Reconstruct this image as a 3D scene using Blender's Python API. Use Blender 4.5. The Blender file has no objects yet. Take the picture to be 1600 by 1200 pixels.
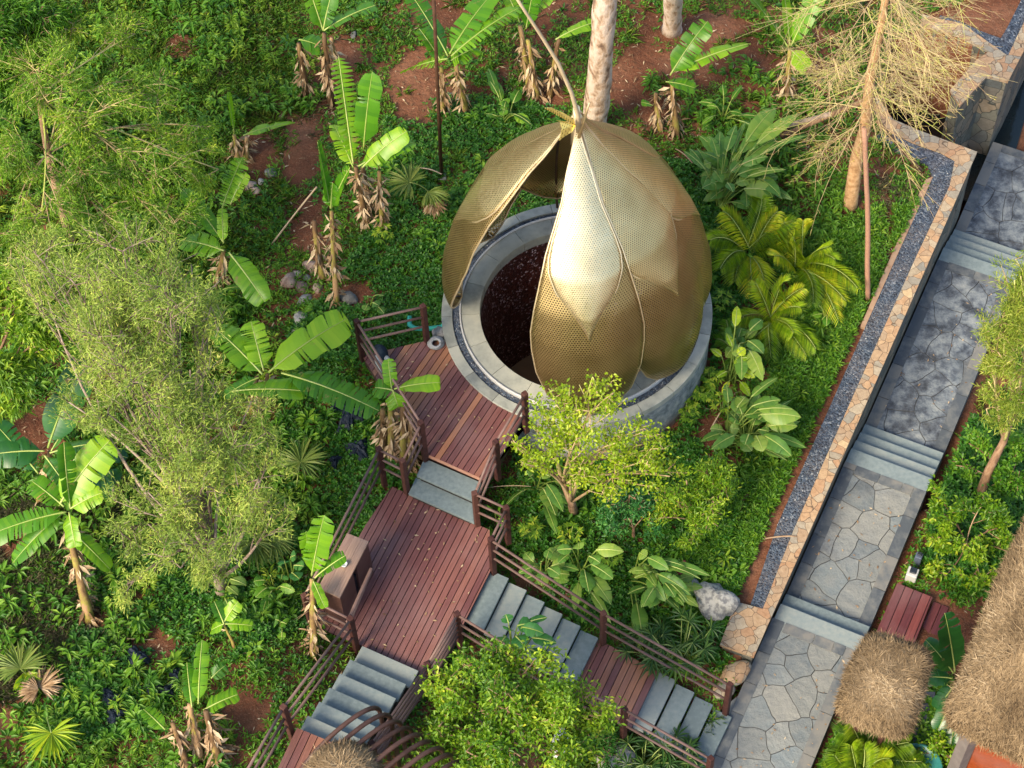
import bpy, math, random
import numpy as np
from mathutils import Vector, Matrix
random.seed(7)
RN = np.random.default_rng(11)
sc = bpy.context.scene
col = sc.collection
R = math.radians
# ---------------------------------------------------------------- camera
PITCH, DIST, LENS, ROLL = R(57.5), 32.0, 72.0, R(2.9)
CAM = np.array([0.0, -DIST*math.cos(PITCH), DIST*math.sin(PITCH)])
FW = -CAM/np.linalg.norm(CAM)
r0 = np.array([1.0, 0, 0]); u0 = np.cross(r0, FW)
CR = math.cos(ROLL)*r0 - math.sin(ROLL)*u0
CU = math.sin(ROLL)*r0 + math.cos(ROLL)*u0
FPX = LENS/36*1600
cam = bpy.data.cameras.new('camera'); cam.lens = LENS; cam.sensor_width = 36; cam.clip_end = 2000; cam.clip_start = .5
co = bpy.data.objects.new('camera', cam); col.objects.link(co)
M = Matrix(((CR[0], CU[0], -FW[0], CAM[0]), (CR[1], CU[1], -FW[1], CAM[1]), (CR[2], CU[2], -FW[2], CAM[2]), (0, 0, 0, 1)))
co.matrix_world = M
sc.camera = co

def P(px, py, z=0.0):
    "point of the world at height z seen at photo position (px, py)"
    d = FW + CR*((px-800)/FPX) + CU*((600-py)/FPX)
    t = (z-CAM[2])/d[2]
    return CAM + d*t
def PV(px, py, z=0.0): return Vector(P(px, py, z))
def proj(A):
    A = np.atleast_2d(A) - CAM
    w = A@FW
    return 800+FPX*(A@CR)/w, 600-FPX*(A@CU)/w

# ---------------------------------------------------------------- helpers
def tag(o, label=None, cat=None, group=None, kind=None):
    if label: o['label'] = label
    if cat: o['category'] = cat
    if group: o['group'] = group
    if kind: o['kind'] = kind
    return o
def thing(name, label, cat, loc, group=None):
    o = bpy.data.objects.new(name, None); col.objects.link(o)
    o.empty_display_size = .2
    o.location = Vector([float(v) for v in loc]); return tag(o, label, cat, group)
def origin_of(parent):
    v = Vector((0, 0, 0))
    while parent: v += parent.location; parent = parent.parent
    return v

class MB:
    def __init__(s): s.V = []; s.F = []; s.Rn = []; s.UV = None
    def add(s, vs, fs, r=None):
        b = len(s.V)
        s.V += [tuple(float(c) for c in v) for v in vs]
        if r is None: r = random.random()
        for f in fs: s.F.append([i+b for i in f]); s.Rn.append(r)
    def prism(s, poly, z0, z1, r=None, bevel=0):
        n = len(poly)
        a = sum(poly[i][0]*poly[(i+1)%n][1]-poly[(i+1)%n][0]*poly[i][1] for i in range(n))
        if a < 0: poly = poly[::-1]
        vs = [(p[0], p[1], z0) for p in poly]+[(p[0], p[1], z1) for p in poly]
        fs = [list(range(n-1, -1, -1)), list(range(n, 2*n))]+[[i, (i+1)%n, n+(i+1)%n, n+i] for i in range(n)]
        s.add(vs, fs, r)
    def box(s, c, sx, sy, sz, ang=0, r=None, bev=0.0):
        "c is the centre of the bottom"
        ca, sa = math.cos(ang), math.sin(ang)
        def q(x, y): return (c[0]+x*ca-y*sa, c[1]+x*sa+y*ca)
        hx, hy = sx/2, sy/2
        if bev <= 0:
            s.prism([q(-hx, -hy), q(hx, -hy), q(hx, hy), q(-hx, hy)], c[2], c[2]+sz, r); return
        b = bev
        o = [(-hx+b, -hy), (hx-b, -hy), (hx, -hy+b), (hx, hy-b), (hx-b, hy), (-hx+b, hy), (-hx, hy-b), (-hx, -hy+b)]
        i_ = [(x*(1-b/hx), y*(1-b/hy)) for x, y in o]
        vs = [(*q(x, y), c[2]) for x, y in o]+[(*q(x, y), c[2]+sz-b) for x, y in o]+[(*q(x, y), c[2]+sz) for x, y in i_]
        fs = [list(range(7, -1, -1)), list(range(16, 24))]
        for k in range(2): fs += [[k*8+i, k*8+(i+1)%8, k*8+8+(i+1)%8, k*8+8+i] for i in range(8)]
        s.add(vs, fs, r)
    def tube(s, pts, rad, n=8, r=None, cap=True):
        pts = [Vector(p) for p in pts]
        if not hasattr(rad, '__len__'): rad = [rad]*len(pts)
        vs = []; up = None
        for i, p in enumerate(pts):
            t = (pts[min(i+1, len(pts)-1)]-pts[max(i-1, 0)])
            if t.length < 1e-9: t = Vector((0, 0, 1))
            t.normalize()
            if up is None: up = Vector((0, 0, 1)) if abs(t.z) < .9 else Vector((1, 0, 0))
            a = t.cross(up); a.normalize(); b = a.cross(t); up = b
            for k in range(n):
                th = 2*math.pi*k/n
                vs.append(p+(a*math.cos(th)+b*math.sin(th))*rad[i])
        fs = []
        for i in range(len(pts)-1):
            for k in range(n):
                fs.append([i*n+k, i*n+(k+1)%n, (i+1)*n+(k+1)%n, (i+1)*n+k])
        if cap:
            fs.append(list(range(n-1, -1, -1))); fs.append([(len(pts)-1)*n+k for k in range(n)])
        s.add(vs, fs, r)
    def build(s, name, mat, parent=None, smooth=False, origin=None):
        me = bpy.data.meshes.new(name)
        o0 = origin_of(parent) if parent else (Vector([float(c) for c in origin]) if origin is not None else Vector((0, 0, 0)))
        V = [(v[0]-o0.x, v[1]-o0.y, v[2]-o0.z) for v in s.V]
        me.from_pydata(V, [], s.F)
        if mat: me.materials.append(mat)
        at = me.attributes.new('rnd', 'FLOAT', 'FACE'); at.data.foreach_set('value', s.Rn)
        if s.UV is not None:
            uv = me.uv_layers.new(name='UVMap')
            arr = np.array([s.UV[i] for f in s.F for i in f], dtype=np.float32).ravel()
            uv.data.foreach_set('uv', arr)
        if smooth: me.polygons.foreach_set('use_smooth', [True]*len(me.polygons))
        me.update()
        o = bpy.data.objects.new(name, me); col.objects.link(o)
        if parent: o.parent = parent
        else: o.location = o0
        return o

def npmesh(name, V, F, rnd, mat, parent=None, origin=None, smooth=False):
    "V (n,3), F (m,k) same-size faces"
    o0 = np.array(origin_of(parent)) if parent else (np.array(origin, float) if origin is not None else np.zeros(3))
    V = (V-o0).astype(np.float32)
    me = bpy.data.meshes.new(name)
    me.vertices.add(len(V)); me.vertices.foreach_set('co', V.ravel())
    m, k = F.shape
    me.loops.add(m*k); me.loops.foreach_set('vertex_index', F.astype(np.int32).ravel())
    me.polygons.add(m); me.polygons.foreach_set('loop_start', np.arange(0, m*k, k, dtype=np.int32))
    if smooth: me.polygons.foreach_set('use_smooth', np.ones(m, dtype=bool))
    me.update(calc_edges=True)
    at = me.attributes.new('rnd', 'FLOAT', 'FACE'); at.data.foreach_set('value', np.asarray(rnd, dtype=np.float32))
    me.materials.append(mat)
    o = bpy.data.objects.new(name, me); col.objects.link(o)
    if parent: o.parent = parent
    else: o.location = Vector([float(c) for c in o0])
    return o
def unit(A): return A/np.maximum(np.linalg.norm(A, axis=-1, keepdims=True), 1e-9)
def leafarr(C, D, U, L, W, fold=.15, droop=0.0, peak=.45):
    "arrays of folded leaves: base C, direction D, rough up U, length L, width W; returns V, F"
    D = unit(D); S = unit(np.cross(D, U)); Nn = np.cross(S, D)
    L = np.broadcast_to(L, (len(C),))[:, None]; W = np.broadcast_to(W, (len(C),))[:, None]
    dz = np.zeros_like(C); dz[:, 2:3] = -droop*L
    mid = C+D*L*peak+Nn*W*fold
    V = np.stack([C, mid+S*W/2, C+D*L+dz, mid-S*W/2], axis=1).reshape(-1, 3)
    b = np.arange(len(C))[:, None]*4
    F = np.concatenate([b+np.array([[0, 1, 2]]), b+np.array([[0, 2, 3]])], axis=1).reshape(-1, 3)
    return V, F
def leafmesh(name, C, D, U, L, W, mat, parent=None, fold=.15, droop=0.0, rnd=None, peak=.45, origin=None):
    V, F = leafarr(C, D, U, L, W, fold, droop, peak)
    if rnd is None: rnd = RN.random(len(C))
    return npmesh(name, V, F, np.repeat(rnd, 2), mat, parent, origin=origin)
def rdir(n, up=0.0):
    d = RN.normal(size=(n, 3)); d = unit(d); d[:, 2] += up; return unit(d)
def vnoise(x, y, s=1.0, seed=0):
    "value noise, 0..1"
    x = np.asarray(x)/s+seed*17.3+1000; y = np.asarray(y)/s+seed*7.7+1000
    xi = np.floor(x).astype(np.int64); yi = np.floor(y).astype(np.int64)
    fx = x-xi; fy = y-yi; fx = fx*fx*(3-2*fx); fy = fy*fy*(3-2*fy)
    def h(a, b):
        v = np.sin(a*127.1+b*311.7+seed*74.7)*43758.5453
        return v-np.floor(v)
    return (h(xi, yi)*(1-fx)+h(xi+1, yi)*fx)*(1-fy)+(h(xi, yi+1)*(1-fx)+h(xi+1, yi+1)*fx)*fy
def fbm(x, y, s=1.0, seed=0): return (vnoise(x, y, s, seed)*.5+vnoise(x, y, s/2.1, seed+3)*.3+vnoise(x, y, s/4.3, seed+5)*.2)
def inpoly(x, y, poly):
    x = np.asarray(x); y = np.asarray(y); c = np.zeros(x.shape, bool); n = len(poly)
    for i in range(n):
        x1, y1 = poly[i][0], poly[i][1]; x2, y2 = poly[(i+1)%n][0], poly[(i+1)%n][1]
        k = ((y1 > y) != (y2 > y)); c ^= k & (x < (x2-x1)*(y-y1)/((y2-y1) if y2 != y1 else 1e-9)+x1)
    return c
def clip(poly, nx, ny, d):
    "keep side nx*x+ny*y<=d"
    out = []
    for i in range(len(poly)):
        a = poly[i]; b = poly[(i+1)%len(poly)]
        da = nx*a[0]+ny*a[1]-d; db = nx*b[0]+ny*b[1]-d
        if da <= 0: out.append(a)
        if (da < 0 < db) or (db < 0 < da):
            t = da/(da-db); out.append((a[0]+(b[0]-a[0])*t, a[1]+(b[1]-a[1])*t))
    return out
def W(pts, z): return [tuple(P(x, y, z)[:2]) for x, y in pts]

# ---------------------------------------------------------------- materials
def newmat(name):
    m = bpy.data.materials.new(name); m.use_nodes = True; nt = m.node_tree; nt.nodes.clear()
    out = nt.nodes.new('ShaderNodeOutputMaterial'); return m, nt, out
def N(nt, t, **kw):
    n = nt.nodes.new(t)
    for k, v in kw.items():
        if k in n.inputs: n.inputs[k].default_value = v
        else: setattr(n, k, v)
    return n
def ramp(nt, fac, stops, interp='LINEAR'):
    r = nt.nodes.new('ShaderNodeValToRGB'); r.color_ramp.interpolation = interp
    e = r.color_ramp.elements
    while len(e) < len(stops): e.new(.5)
    for i, (p, c) in enumerate(stops): e[i].position = p; e[i].color = (*c, 1)
    nt.links.new(fac, r.inputs[0]); return r.outputs[0]
def coords(nt, scale=(1, 1, 1), rot=(0, 0, 0)):
    g = nt.nodes.new('ShaderNodeNewGeometry'); mp = nt.nodes.new('ShaderNodeMapping'); mp.vector_type = 'TEXTURE' if False else 'POINT'
    mp.inputs['Scale'].default_value = scale; mp.inputs['Rotation'].default_value = rot
    nt.links.new(g.outputs['Position'], mp.inputs[0]); return mp.outputs[0]
def noise(nt, vec, scale, detail=4, rough=.55):
    n = N(nt, 'ShaderNodeTexNoise'); n.inputs['Scale'].default_value = scale; n.inputs['Detail'].default_value = detail; n.inputs['Roughness'].default_value = rough
    nt.links.new(vec, n.inputs['Vector']); return n.outputs['Fac']
def mixc(nt, fac, a, b, mode='MIX'):
    m = nt.nodes.new('ShaderNodeMix'); m.data_type = 'RGBA'; m.blend_type = mode
    for sock, v in ((m.inputs[0], fac), (m.inputs[6], a), (m.inputs[7], b)):
        if hasattr(v, 'links') or hasattr(v, 'is_linked'): nt.links.new(v, sock)
        elif isinstance(v, (int, float)): sock.default_value = v
        else: sock.default_value = (*v, 1)
    return m.outputs[2]
def maprange(nt, v, a, b, c=0, d=1):
    m = nt.nodes.new('ShaderNodeMapRange')
    for i, x in enumerate((a, b, c, d)): m.inputs[i+1].default_value = x
    nt.links.new(v, m.inputs[0]); return m.outputs[0]
def attr(nt): 
    a = nt.nodes.new('ShaderNodeAttribute'); a.attribute_name = 'rnd'; return a.outputs['Fac']
def princ(nt, out, colr, rough=.7, metal=0, spec=.3, bump=None, bstr=.3, bdist=.02):
    p = nt.nodes.new('ShaderNodeBsdfPrincipled')
    if isinstance(colr, tuple): p.inputs['Base Color'].default_value = (*colr, 1)
    else: nt.links.new(colr, p.inputs['Base Color'])
    if isinstance(rough, (int, float)): p.inputs['Roughness'].default_value = rough
    else: nt.links.new(rough, p.inputs['Roughness'])
    p.inputs['Metallic'].default_value = metal; p.inputs['Specular IOR Level'].default_value = spec
    if bump is not None:
        b = nt.nodes.new('ShaderNodeBump'); b.inputs['Strength'].default_value = bstr; b.inputs['Distance'].default_value = bdist
        nt.links.new(bump, b.inputs['Height']); nt.links.new(b.outputs[0], p.inputs['Normal'])
    nt.links.new(p.outputs[0], out.inputs[0]); return p
def leafmat(name, stops, rough=.42, trans=.3, spec=.35, vein=None):
    m, nt, out = newmat(name)
    c = ramp(nt, attr(nt), stops)
    n = noise(nt, coords(nt), 3.0, 3)
    c = mixc(nt, maprange(nt, n, .35, .7, 0, .35), c, mixc(nt, 1.0, c, (1.25, 1.1, .7), 'MULTIPLY'))
    if 'banana' in name:      # browned patches and streaks
        n5 = noise(nt, coords(nt), 5.5, 5, .7)
        c = mixc(nt, maprange(nt, n5, .62, .72, 0, .85), c, (.30, .20, .08))
    p = princ(nt, out, c, rough, 0, spec)
    t = nt.nodes.new('ShaderNodeBsdfTranslucent'); nt.links.new(mixc(nt, 1.0, c, (1.5, 1.6, .7), 'MULTIPLY'), t.inputs[0])
    x = nt.nodes.new('ShaderNodeMixShader'); x.inputs[0].default_value = trans
    nt.links.new(p.outputs[0], x.inputs[1]); nt.links.new(t.outputs[0], x.inputs[2]); nt.links.new(x.outputs[0], out.inputs[0])
    return m
def flatmat(name, stops, rough=.8, nscale=6, var=.35, spec=.2, bump=.3, bdist=.02, metal=0, stretch=(1, 1, 1), rot=0):
    m, nt, out = newmat(name)
    v = coords(nt, stretch, (0, 0, rot))
    n = noise(nt, v, nscale, 5, .6)
    f = nt.nodes.new('ShaderNodeMath'); f.operation = 'MULTIPLY_ADD'
    nt.links.new(maprange(nt, n, .3, .7, -var, var), f.inputs[0]); f.inputs[1].default_value = 1.0; nt.links.new(attr(nt), f.inputs[2])
    c = ramp(nt, f.outputs[0], stops)
    princ(nt, out, c, rough, metal, spec, n, bump, bdist); return m
# ---------------------------------------------------------------- world and sun
w = bpy.data.worlds.new('World'); sc.world = w; w.use_nodes = True
nt = w.node_tree; bg = nt.nodes['Background']
sky = nt.nodes.new('ShaderNodeTexSky'); sky.sky_type = 'NISHITA'; sky.sun_disc = False
SUN_EL, SUN_AZ = R(42), R(224)          # azimuth clockwise from +y
sky.sun_elevation = SUN_EL; sky.sun_rotation = SUN_AZ; sky.air_density = 1.0; sky.dust_density = 2.0; sky.ozone_density = 1.0
nt.links.new(sky.outputs[0], bg.inputs[0]); bg.inputs[1].default_value = .15
sl = bpy.data.lights.new('sun', 'SUN'); sl.energy = 2.9; sl.angle = R(22); sl.color = (1, .84, .62)
so = bpy.data.objects.new('sun', sl); col.objects.link(so)
sd = Vector((math.sin(SUN_AZ)*math.cos(SUN_EL), math.cos(SUN_AZ)*math.cos(SUN_EL), math.sin(SUN_EL)))
so.rotation_euler = sd.to_track_quat('Z', 'Y').to_euler()
sc.view_settings.view_transform = 'Standard'; sc.view_settings.look = 'None'
sc.view_settings.gamma = 1; sc.view_settings.exposure = 1.08

# ---------------------------------------------------------------- setting materials
def m_soil():
    m, nt, out = newmat('soil')
    v = coords(nt)
    a = noise(nt, v, .9, 6, .6); b = noise(nt, v, 9, 5, .65); c_ = noise(nt, v, 45, 3, .6)
    c = ramp(nt, a, [(.32, (.085, .032, .018)), (.5, (.16, .062, .033)), (.68, (.24, .11, .062))])
    c = mixc(nt, maprange(nt, b, .45, .75, 0, .75), c, (.085, .045, .024))
    c = mixc(nt, maprange(nt, c_, .56, .72, 0, .7), c, (.33, .2, .12))
    princ(nt, out, c, .95, 0, .1, b, .8, .06); return m
SOIL = m_soil()
def m_flag():
    m, nt, out = newmat('flagstone')
    v = coords(nt)
    n0 = nt.nodes.new('ShaderNodeTexNoise'); n0.inputs['Scale'].default_value = 1.6; nt.links.new(v, n0.inputs['Vector'])
    vv = nt.nodes.new('ShaderNodeVectorMath'); vv.operation = 'MULTIPLY_ADD'; nt.links.new(n0.outputs['Color'], vv.inputs[0]); vv.inputs[1].default_value = (.25, .25, 0); nt.links.new(v, vv.inputs[2])
    vo = nt.nodes.new('ShaderNodeTexVoronoi'); vo.voronoi_dimensions = '2D'; vo.feature = 'DISTANCE_TO_EDGE'; vo.inputs['Scale'].default_value = 2.2; nt.links.new(vv.outputs[0], vo.inputs['Vector'])
    vc = nt.nodes.new('ShaderNodeTexVoronoi'); vc.voronoi_dimensions = '2D'; vc.inputs['Scale'].default_value = 2.2; nt.links.new(vv.outputs[0], vc.inputs['Vector'])
    sp = nt.nodes.new('ShaderNodeSeparateColor'); nt.links.new(vc.outputs['Color'], sp.inputs[0])
    c = ramp(nt, sp.outputs[0], [(0, (.10, .13, .145)), (.35, (.18, .19, .175)), (.6, (.25, .245, .21)), (.8, (.15, .185, .195)), (1, (.23, .215, .18))])
    n1 = noise(nt, v, 6, 6, .65); n2 = noise(nt, v, .55, 4, .6)
    c = mixc(nt, maprange(nt, n1, .35, .7, 0, .55), c, (.25, .25, .22))
    gx = nt.nodes.new('ShaderNodeSeparateXYZ'); nt.links.new(v, gx.inputs[0])
    dm = nt.nodes.new('ShaderNodeMath'); dm.operation = 'ADD'   # old wet stain grows along the path
    nt.links.new(maprange(nt, gx.outputs[1], -3.5, 3.2, -.2, .26), dm.inputs[0]); nt.links.new(n2, dm.inputs[1])
    n3 = noise(nt, v, 3.2, 6, .7)
    c = mixc(nt, maprange(nt, dm.outputs[0], .42, .62, 0, .92), c, ramp(nt, n3, [(.36, (.022, .028, .038)), (.46, (.075, .09, .11)), (.55, (.16, .185, .20)), (.7, (.27, .29, .28))]))
    j = maprange(nt, vo.outputs[0], .001, .014, 0, 1)
    c = mixc(nt, j, mixc(nt, n1, (.07, .07, .065), (.18, .17, .145)), c)
    mx = nt.nodes.new('ShaderNodeMath'); mx.operation = 'MULTIPLY_ADD'; nt.links.new(n1, mx.inputs[0]); mx.inputs[1].default_value = .9; nt.links.new(j, mx.inputs[2])
    princ(nt, out, c, .7, 0, .35, mx.outputs[0], 1.0, .04); return m
FLAG = m_flag()
def m_crazy(name, scale, stops, joint, jw=.03, nz=9):
    m, nt, out = newmat(name)
    v = coords(nt)
    n0 = nt.nodes.new('ShaderNodeTexNoise'); n0.inputs['Scale'].default_value = 4; nt.links.new(v, n0.inputs['Vector'])
    vv = nt.nodes.new('ShaderNodeVectorMath'); vv.operation = 'MULTIPLY_ADD'; nt.links.new(n0.outputs['Color'], vv.inputs[0]); vv.inputs[1].default_value = (.12, .12, .12); nt.links.new(v, vv.inputs[2])
    vo = nt.nodes.new('ShaderNodeTexVoronoi'); vo.feature = 'DISTANCE_TO_EDGE'; vo.inputs['Scale'].default_value = scale; nt.links.new(vv.outputs[0], vo.inputs['Vector'])
    vc = nt.nodes.new('ShaderNodeTexVoronoi'); vc.inputs['Scale'].default_value = scale; nt.links.new(vv.outputs[0], vc.inputs['Vector'])
    sp = nt.nodes.new('ShaderNodeSeparateColor'); nt.links.new(vc.outputs['Color'], sp.inputs[0])
    c = ramp(nt, sp.outputs[0], stops)
    n1 = noise(nt, v, nz, 5, .65)
    c = mixc(nt, maprange(nt, n1, .35, .75, 0, .6), c, mixc(nt, 1.0, c, (.5, .42, .36), 'MULTIPLY'))
    j = maprange(nt, vo.outputs[0], jw*.4, jw, 0, 1)
    c = mixc(nt, j, joint, c)
    princ(nt, out, c, .85, 0, .2, n1, .6, .02); return m
CAP = m_crazy('crazy_paving', 6.2, [(0, (.42, .25, .14)), (.3, (.48, .33, .19)), (.55, (.38, .27, .17)), (.72, (.46, .38, .26)), (.86, (.26, .25, .21)), (1, (.56, .42, .24))], (.13, .09, .06), .03, 14)
FACE = m_crazy('wall_stone', 3.2, [(0, (.12, .13, .11)), (.4, (.20, .19, .15)), (.7, (.28, .22, .15)), (1, (.10, .12, .12))], (.06, .06, .05))
def m_gravel(name, stops, scale=38):
    m, nt, out = newmat(name)
    v = coords(nt)
    vc = nt.nodes.new('ShaderNodeTexVoronoi'); vc.inputs['Scale'].default_value = scale; nt.links.new(v, vc.inputs['Vector'])
    sp = nt.nodes.new('ShaderNodeSeparateColor'); nt.links.new(vc.outputs['Color'], sp.inputs[0])
    c = ramp(nt, sp.outputs[0], stops)
    n1 = noise(nt, v, 2.5, 3)
    c = mixc(nt, maprange(nt, n1, .4, .7, 0, .4), c, (.16, .13, .11))
    iv = maprange(nt, vc.outputs['Distance'], 0, .6, 1, 0)
    princ(nt, out, c, .7, 0, .35, iv, 1.0, .02); return m
GRAV = m_gravel('dark_gravel', [(0, (.022, .03, .042)), (.5, (.055, .073, .10)), (.85, (.10, .125, .155)), (1, (.22, .24, .26))], 30)
SLAB = flatmat('granite_slab', [(0, (.13, .17, .175)), (.5, (.19, .235, .235)), (1, (.25, .28, .26))], .7, 14, .3, .3, .25, .006)
CONC = flatmat('pale_concrete', [(0, (.22, .23, .20)), (.5, (.32, .33, .28)), (1, (.40, .40, .33))], .75, 5, .45, .3, .3, .01)
def m_rough():
    m, nt, out = newmat('rough_render'); v = coords(nt); n = noise(nt, v, 7, 6, .65); n2 = noise(nt, v, 2.2, 5, .6)
    c = ramp(nt, n, [(.32, (.11, .13, .13)), (.5, (.25, .28, .28)), (.7, (.44, .44, .40))])
    g = nt.nodes.new('ShaderNodeSeparateXYZ'); nt.links.new(v, g.inputs[0])
    s_ = nt.nodes.new('ShaderNodeMath'); s_.operation = 'MULTIPLY_ADD'; nt.links.new(n2, s_.inputs[0]); s_.inputs[1].default_value = -.9; nt.links.new(maprange(nt, g.outputs[2], -1.1, -.3, 1.15, .35), s_.inputs[2])
    c = mixc(nt, maprange(nt, s_.outputs[0], .3, .7, 0, .8), c, (.17, .085, .05)); princ(nt, out, c, .9, 0, .2, n, .9, .04); return m
ROUGHW = m_rough()
PAVE_EDGE = flatmat('kerb_stone', [(0, (.075, .088, .10)), (.5, (.13, .14, .14)), (1, (.19, .185, .165))], .8, 5, .6, .2, .4, .012)

# ---------------------------------------------------------------- levels
ZC, ZA, ZB, ZCC, ZD = -1.3, -1.65, -1.95, -2.55, -3.15
wall0 = P(1178, 1026, ZC); wall1 = P(1527, 237, ZC)
wd = (wall1-wall0)[:2]; WL = np.linalg.norm(wd); wd /= WL; wn = np.array([wd[1], -wd[0]])   # wn points to the path
def side(x, y): return (x-wall0[0])*wn[0]+(y-wall0[1])*wn[1]
def along(x, y): return (x-wall0[0])*wd[0]+(y-wall0[1])*wd[1]
RC = P(901, 486, 0)      # ring centre
RO = 2.16
ctrlL = [(560,520,-.5),(650,350,-.55),(900,180,-.8),(1130,450,-1.05),(1060,640,-1.05),(1150,800,-1.2),(1200,860,-1.34),(1350,500,-1.34),(1440,300,-1.34),
 (500,800,-.9),(560,720,-.8),(400,1100,0.0),(330,1180,.25),(100,1150,.1),(100,900,-.1),(100,600,-.4),(100,300,-.6),(100,50,-.8),(400,50,-.8),(400,500,-.55),(400,800,-.5),(600,50,-.8),
 (1150,50,-1.0),(1350,60,-1.2),(750,1050,-.9),(700,1180,-.6),(880,850,-1.1),(1000,900,-1.4),(950,1180,-1.5),(1060,1190,-1.75),(1130,1040,-1.55),(850,900,-1.05),(1120,960,-1.4),(1050,250,-1.0),(1280,850,-1.34),(1490,300,-1.34)]
ctrlR = [(1540,750,-2.7),(1480,850,-2.2),(1430,900,-2.1),(1330,1150,-1.9),(1450,1100,-2.0),(1600,1100,-2.1),(1600,900,-2.3),(1600,600,-3.0),(1650,300,-3.3),(1570,500,-3.1)]
def _c(L):
    A = np.array([[*P(x, y, z)[:2], z] for x, y, z in L]); return A
cL, cR = _c(ctrlL), _c(ctrlR)
def idw(x, y, A):
    num = np.zeros_like(x); den = np.zeros_like(x)
    for a in A:
        w_ = 1/((x-a[0])**2+(y-a[1])**2+.25)**1.6; num += w_*a[2]; den += w_
    return num/den
pit_px = [(1375,150),(1392,188),(1440,205),(1527,240),(1582,122),(1545,110),(1503,155),(1491,143),(1530,96),(1542,80),(1498,58),(1440,42),(1390,60)]
pit = W(pit_px, ZC)
def gz(x, y, rough=True):
    x = np.atleast_1d(np.asarray(x, float)); y = np.atleast_1d(np.asarray(y, float))
    s = side(x, y); a = along(x, y)
    zl = idw(x, y, cL); zr = idw(x, y, cR)
    # beneath the path the sheet follows the terraces
    zp = np.where(a < aAB-.6, ZA, np.where(a < aBC-1.2, ZB, np.where(a < aCD-1.2, ZCC, ZD)))-.3
    onp = (s > -.15) & (s < PW+.14)
    z = np.where(s > -.15, np.where(onp, zp, zr), zl)
    z = np.where((s > -.15) & (a > WL), -3.5, z)
    far = (s > -.15) & (a < -.9) & (s < 0.0); z = np.where(far, ZA-.3, z)
    if rough: z = z+(fbm(x, y, 1.1, 2)-.5)*.14*(~onp)
    nearw = (s > -1.1) & (s <= -.15) & (a > -.6) & (a < WL+1.6)
    z = np.where(nearw, np.minimum(z, ZC-.07-.1*np.clip((s+1.1), 0, .3)), z)
    tr = (x > P(1360, 160, ZC)[0]) & (y > P(1500, 300, ZC)[1]) & (s < -.1); z = np.where(tr, np.minimum(z, ZC-.09), z)
    r = np.hypot(x-RC[0], y-RC[1]); z = np.where(r < 1.95, -4.2, z)
    z = np.where(inpoly(x, y, pit), -4.0, z)
    return z
def rel(px, py, z):
    p = P(px, py, z); return along(p[0], p[1])
aAB = rel(1228, 935, ZB); aBC = rel(1350, 670, ZCC); aCD = rel(1487, 365, ZD)
pr = P(1395, 895, ZB); PW = side(pr[0], pr[1])
print('path width', PW, 'marks', aAB, aBC, aCD, WL)
def gp(px, py):
    "ground point seen at a photo position"
    z = -1.0
    for _ in range(12):
        p = P(px, py, z); z = .5*z+.5*float(gz(p[0], p[1])[0])
    p = P(px, py, z); return Vector((p[0], p[1], float(gz(p[0], p[1])[0])))

# ---------------------------------------------------------------- ground sheet
xs = np.concatenate([[-300, -80, -30, -16], np.arange(-11, 12.01, .1), [16, 30, 80, 300]])
ys = np.concatenate([[-300, -80, -30, -14], np.arange(-9.5, 10.51, .1), [14, 30, 80, 300]])
X, Y = np.meshgrid(xs, ys)
Z = gz(X.ravel(), Y.ravel())
V = np.stack([X.ravel(), Y.ravel(), Z], 1)
nx = len(xs); ii = np.arange(nx-1); jj = np.arange(len(ys)-1)
I, J = np.meshgrid(ii, jj); b = (J*nx+I).ravel()
F = np.stack([b, b+1, b+nx+1, b+nx], 1)
tag(npmesh('ground', V, F, np.zeros(len(F)), SOIL, smooth=True), kind='structure')

# ---------------------------------------------------------------- stone path, terraces and steps
def pq(a, s): return (wall0[0]+wd[0]*a+wn[0]*s, wall0[1]+wd[1]*a+wn[1]*s)
def rect(a0, a1, s0, s1): return [pq(a0, s0), pq(a1, s0), pq(a1, s1), pq(a0, s1)]
mb = MB()
TD = .27
terr = [(-6.0, aAB-TD*2, ZA), (aAB, aBC-TD*4, ZB), (aBC, aCD-TD*4, ZCC), (aCD, 12.5, ZD)]
eb = MB()
for a0, a1, z in terr:
    wide = PW if z > ZD else PW+4
    mb.prism(rect(a0, a1, .0, wide), z-.5, z)
    kw = .2
    for s0 in ((.0, wide-kw) if z != ZA else (-.02, wide-kw)):      # kerb course along both sides
        t = a0
        while t < a1-.05:
            l = min(random.uniform(.5, .8), a1-t)
            eb.prism(rect(t+.006, t+l-.006, s0+.004, s0+kw), z-.1, z+.012+random.uniform(0, .006)); t += l
    t = kw
    while t < wide-kw-.02:
        l = min(random.uniform(.3, .5), wide-kw-t)
        if z != ZA or True: eb.prism(rect(a1-.17, a1-.004, t+.006, t+l-.006), z-.1, z+.012+random.uniform(0, .006))
        t += l
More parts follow.
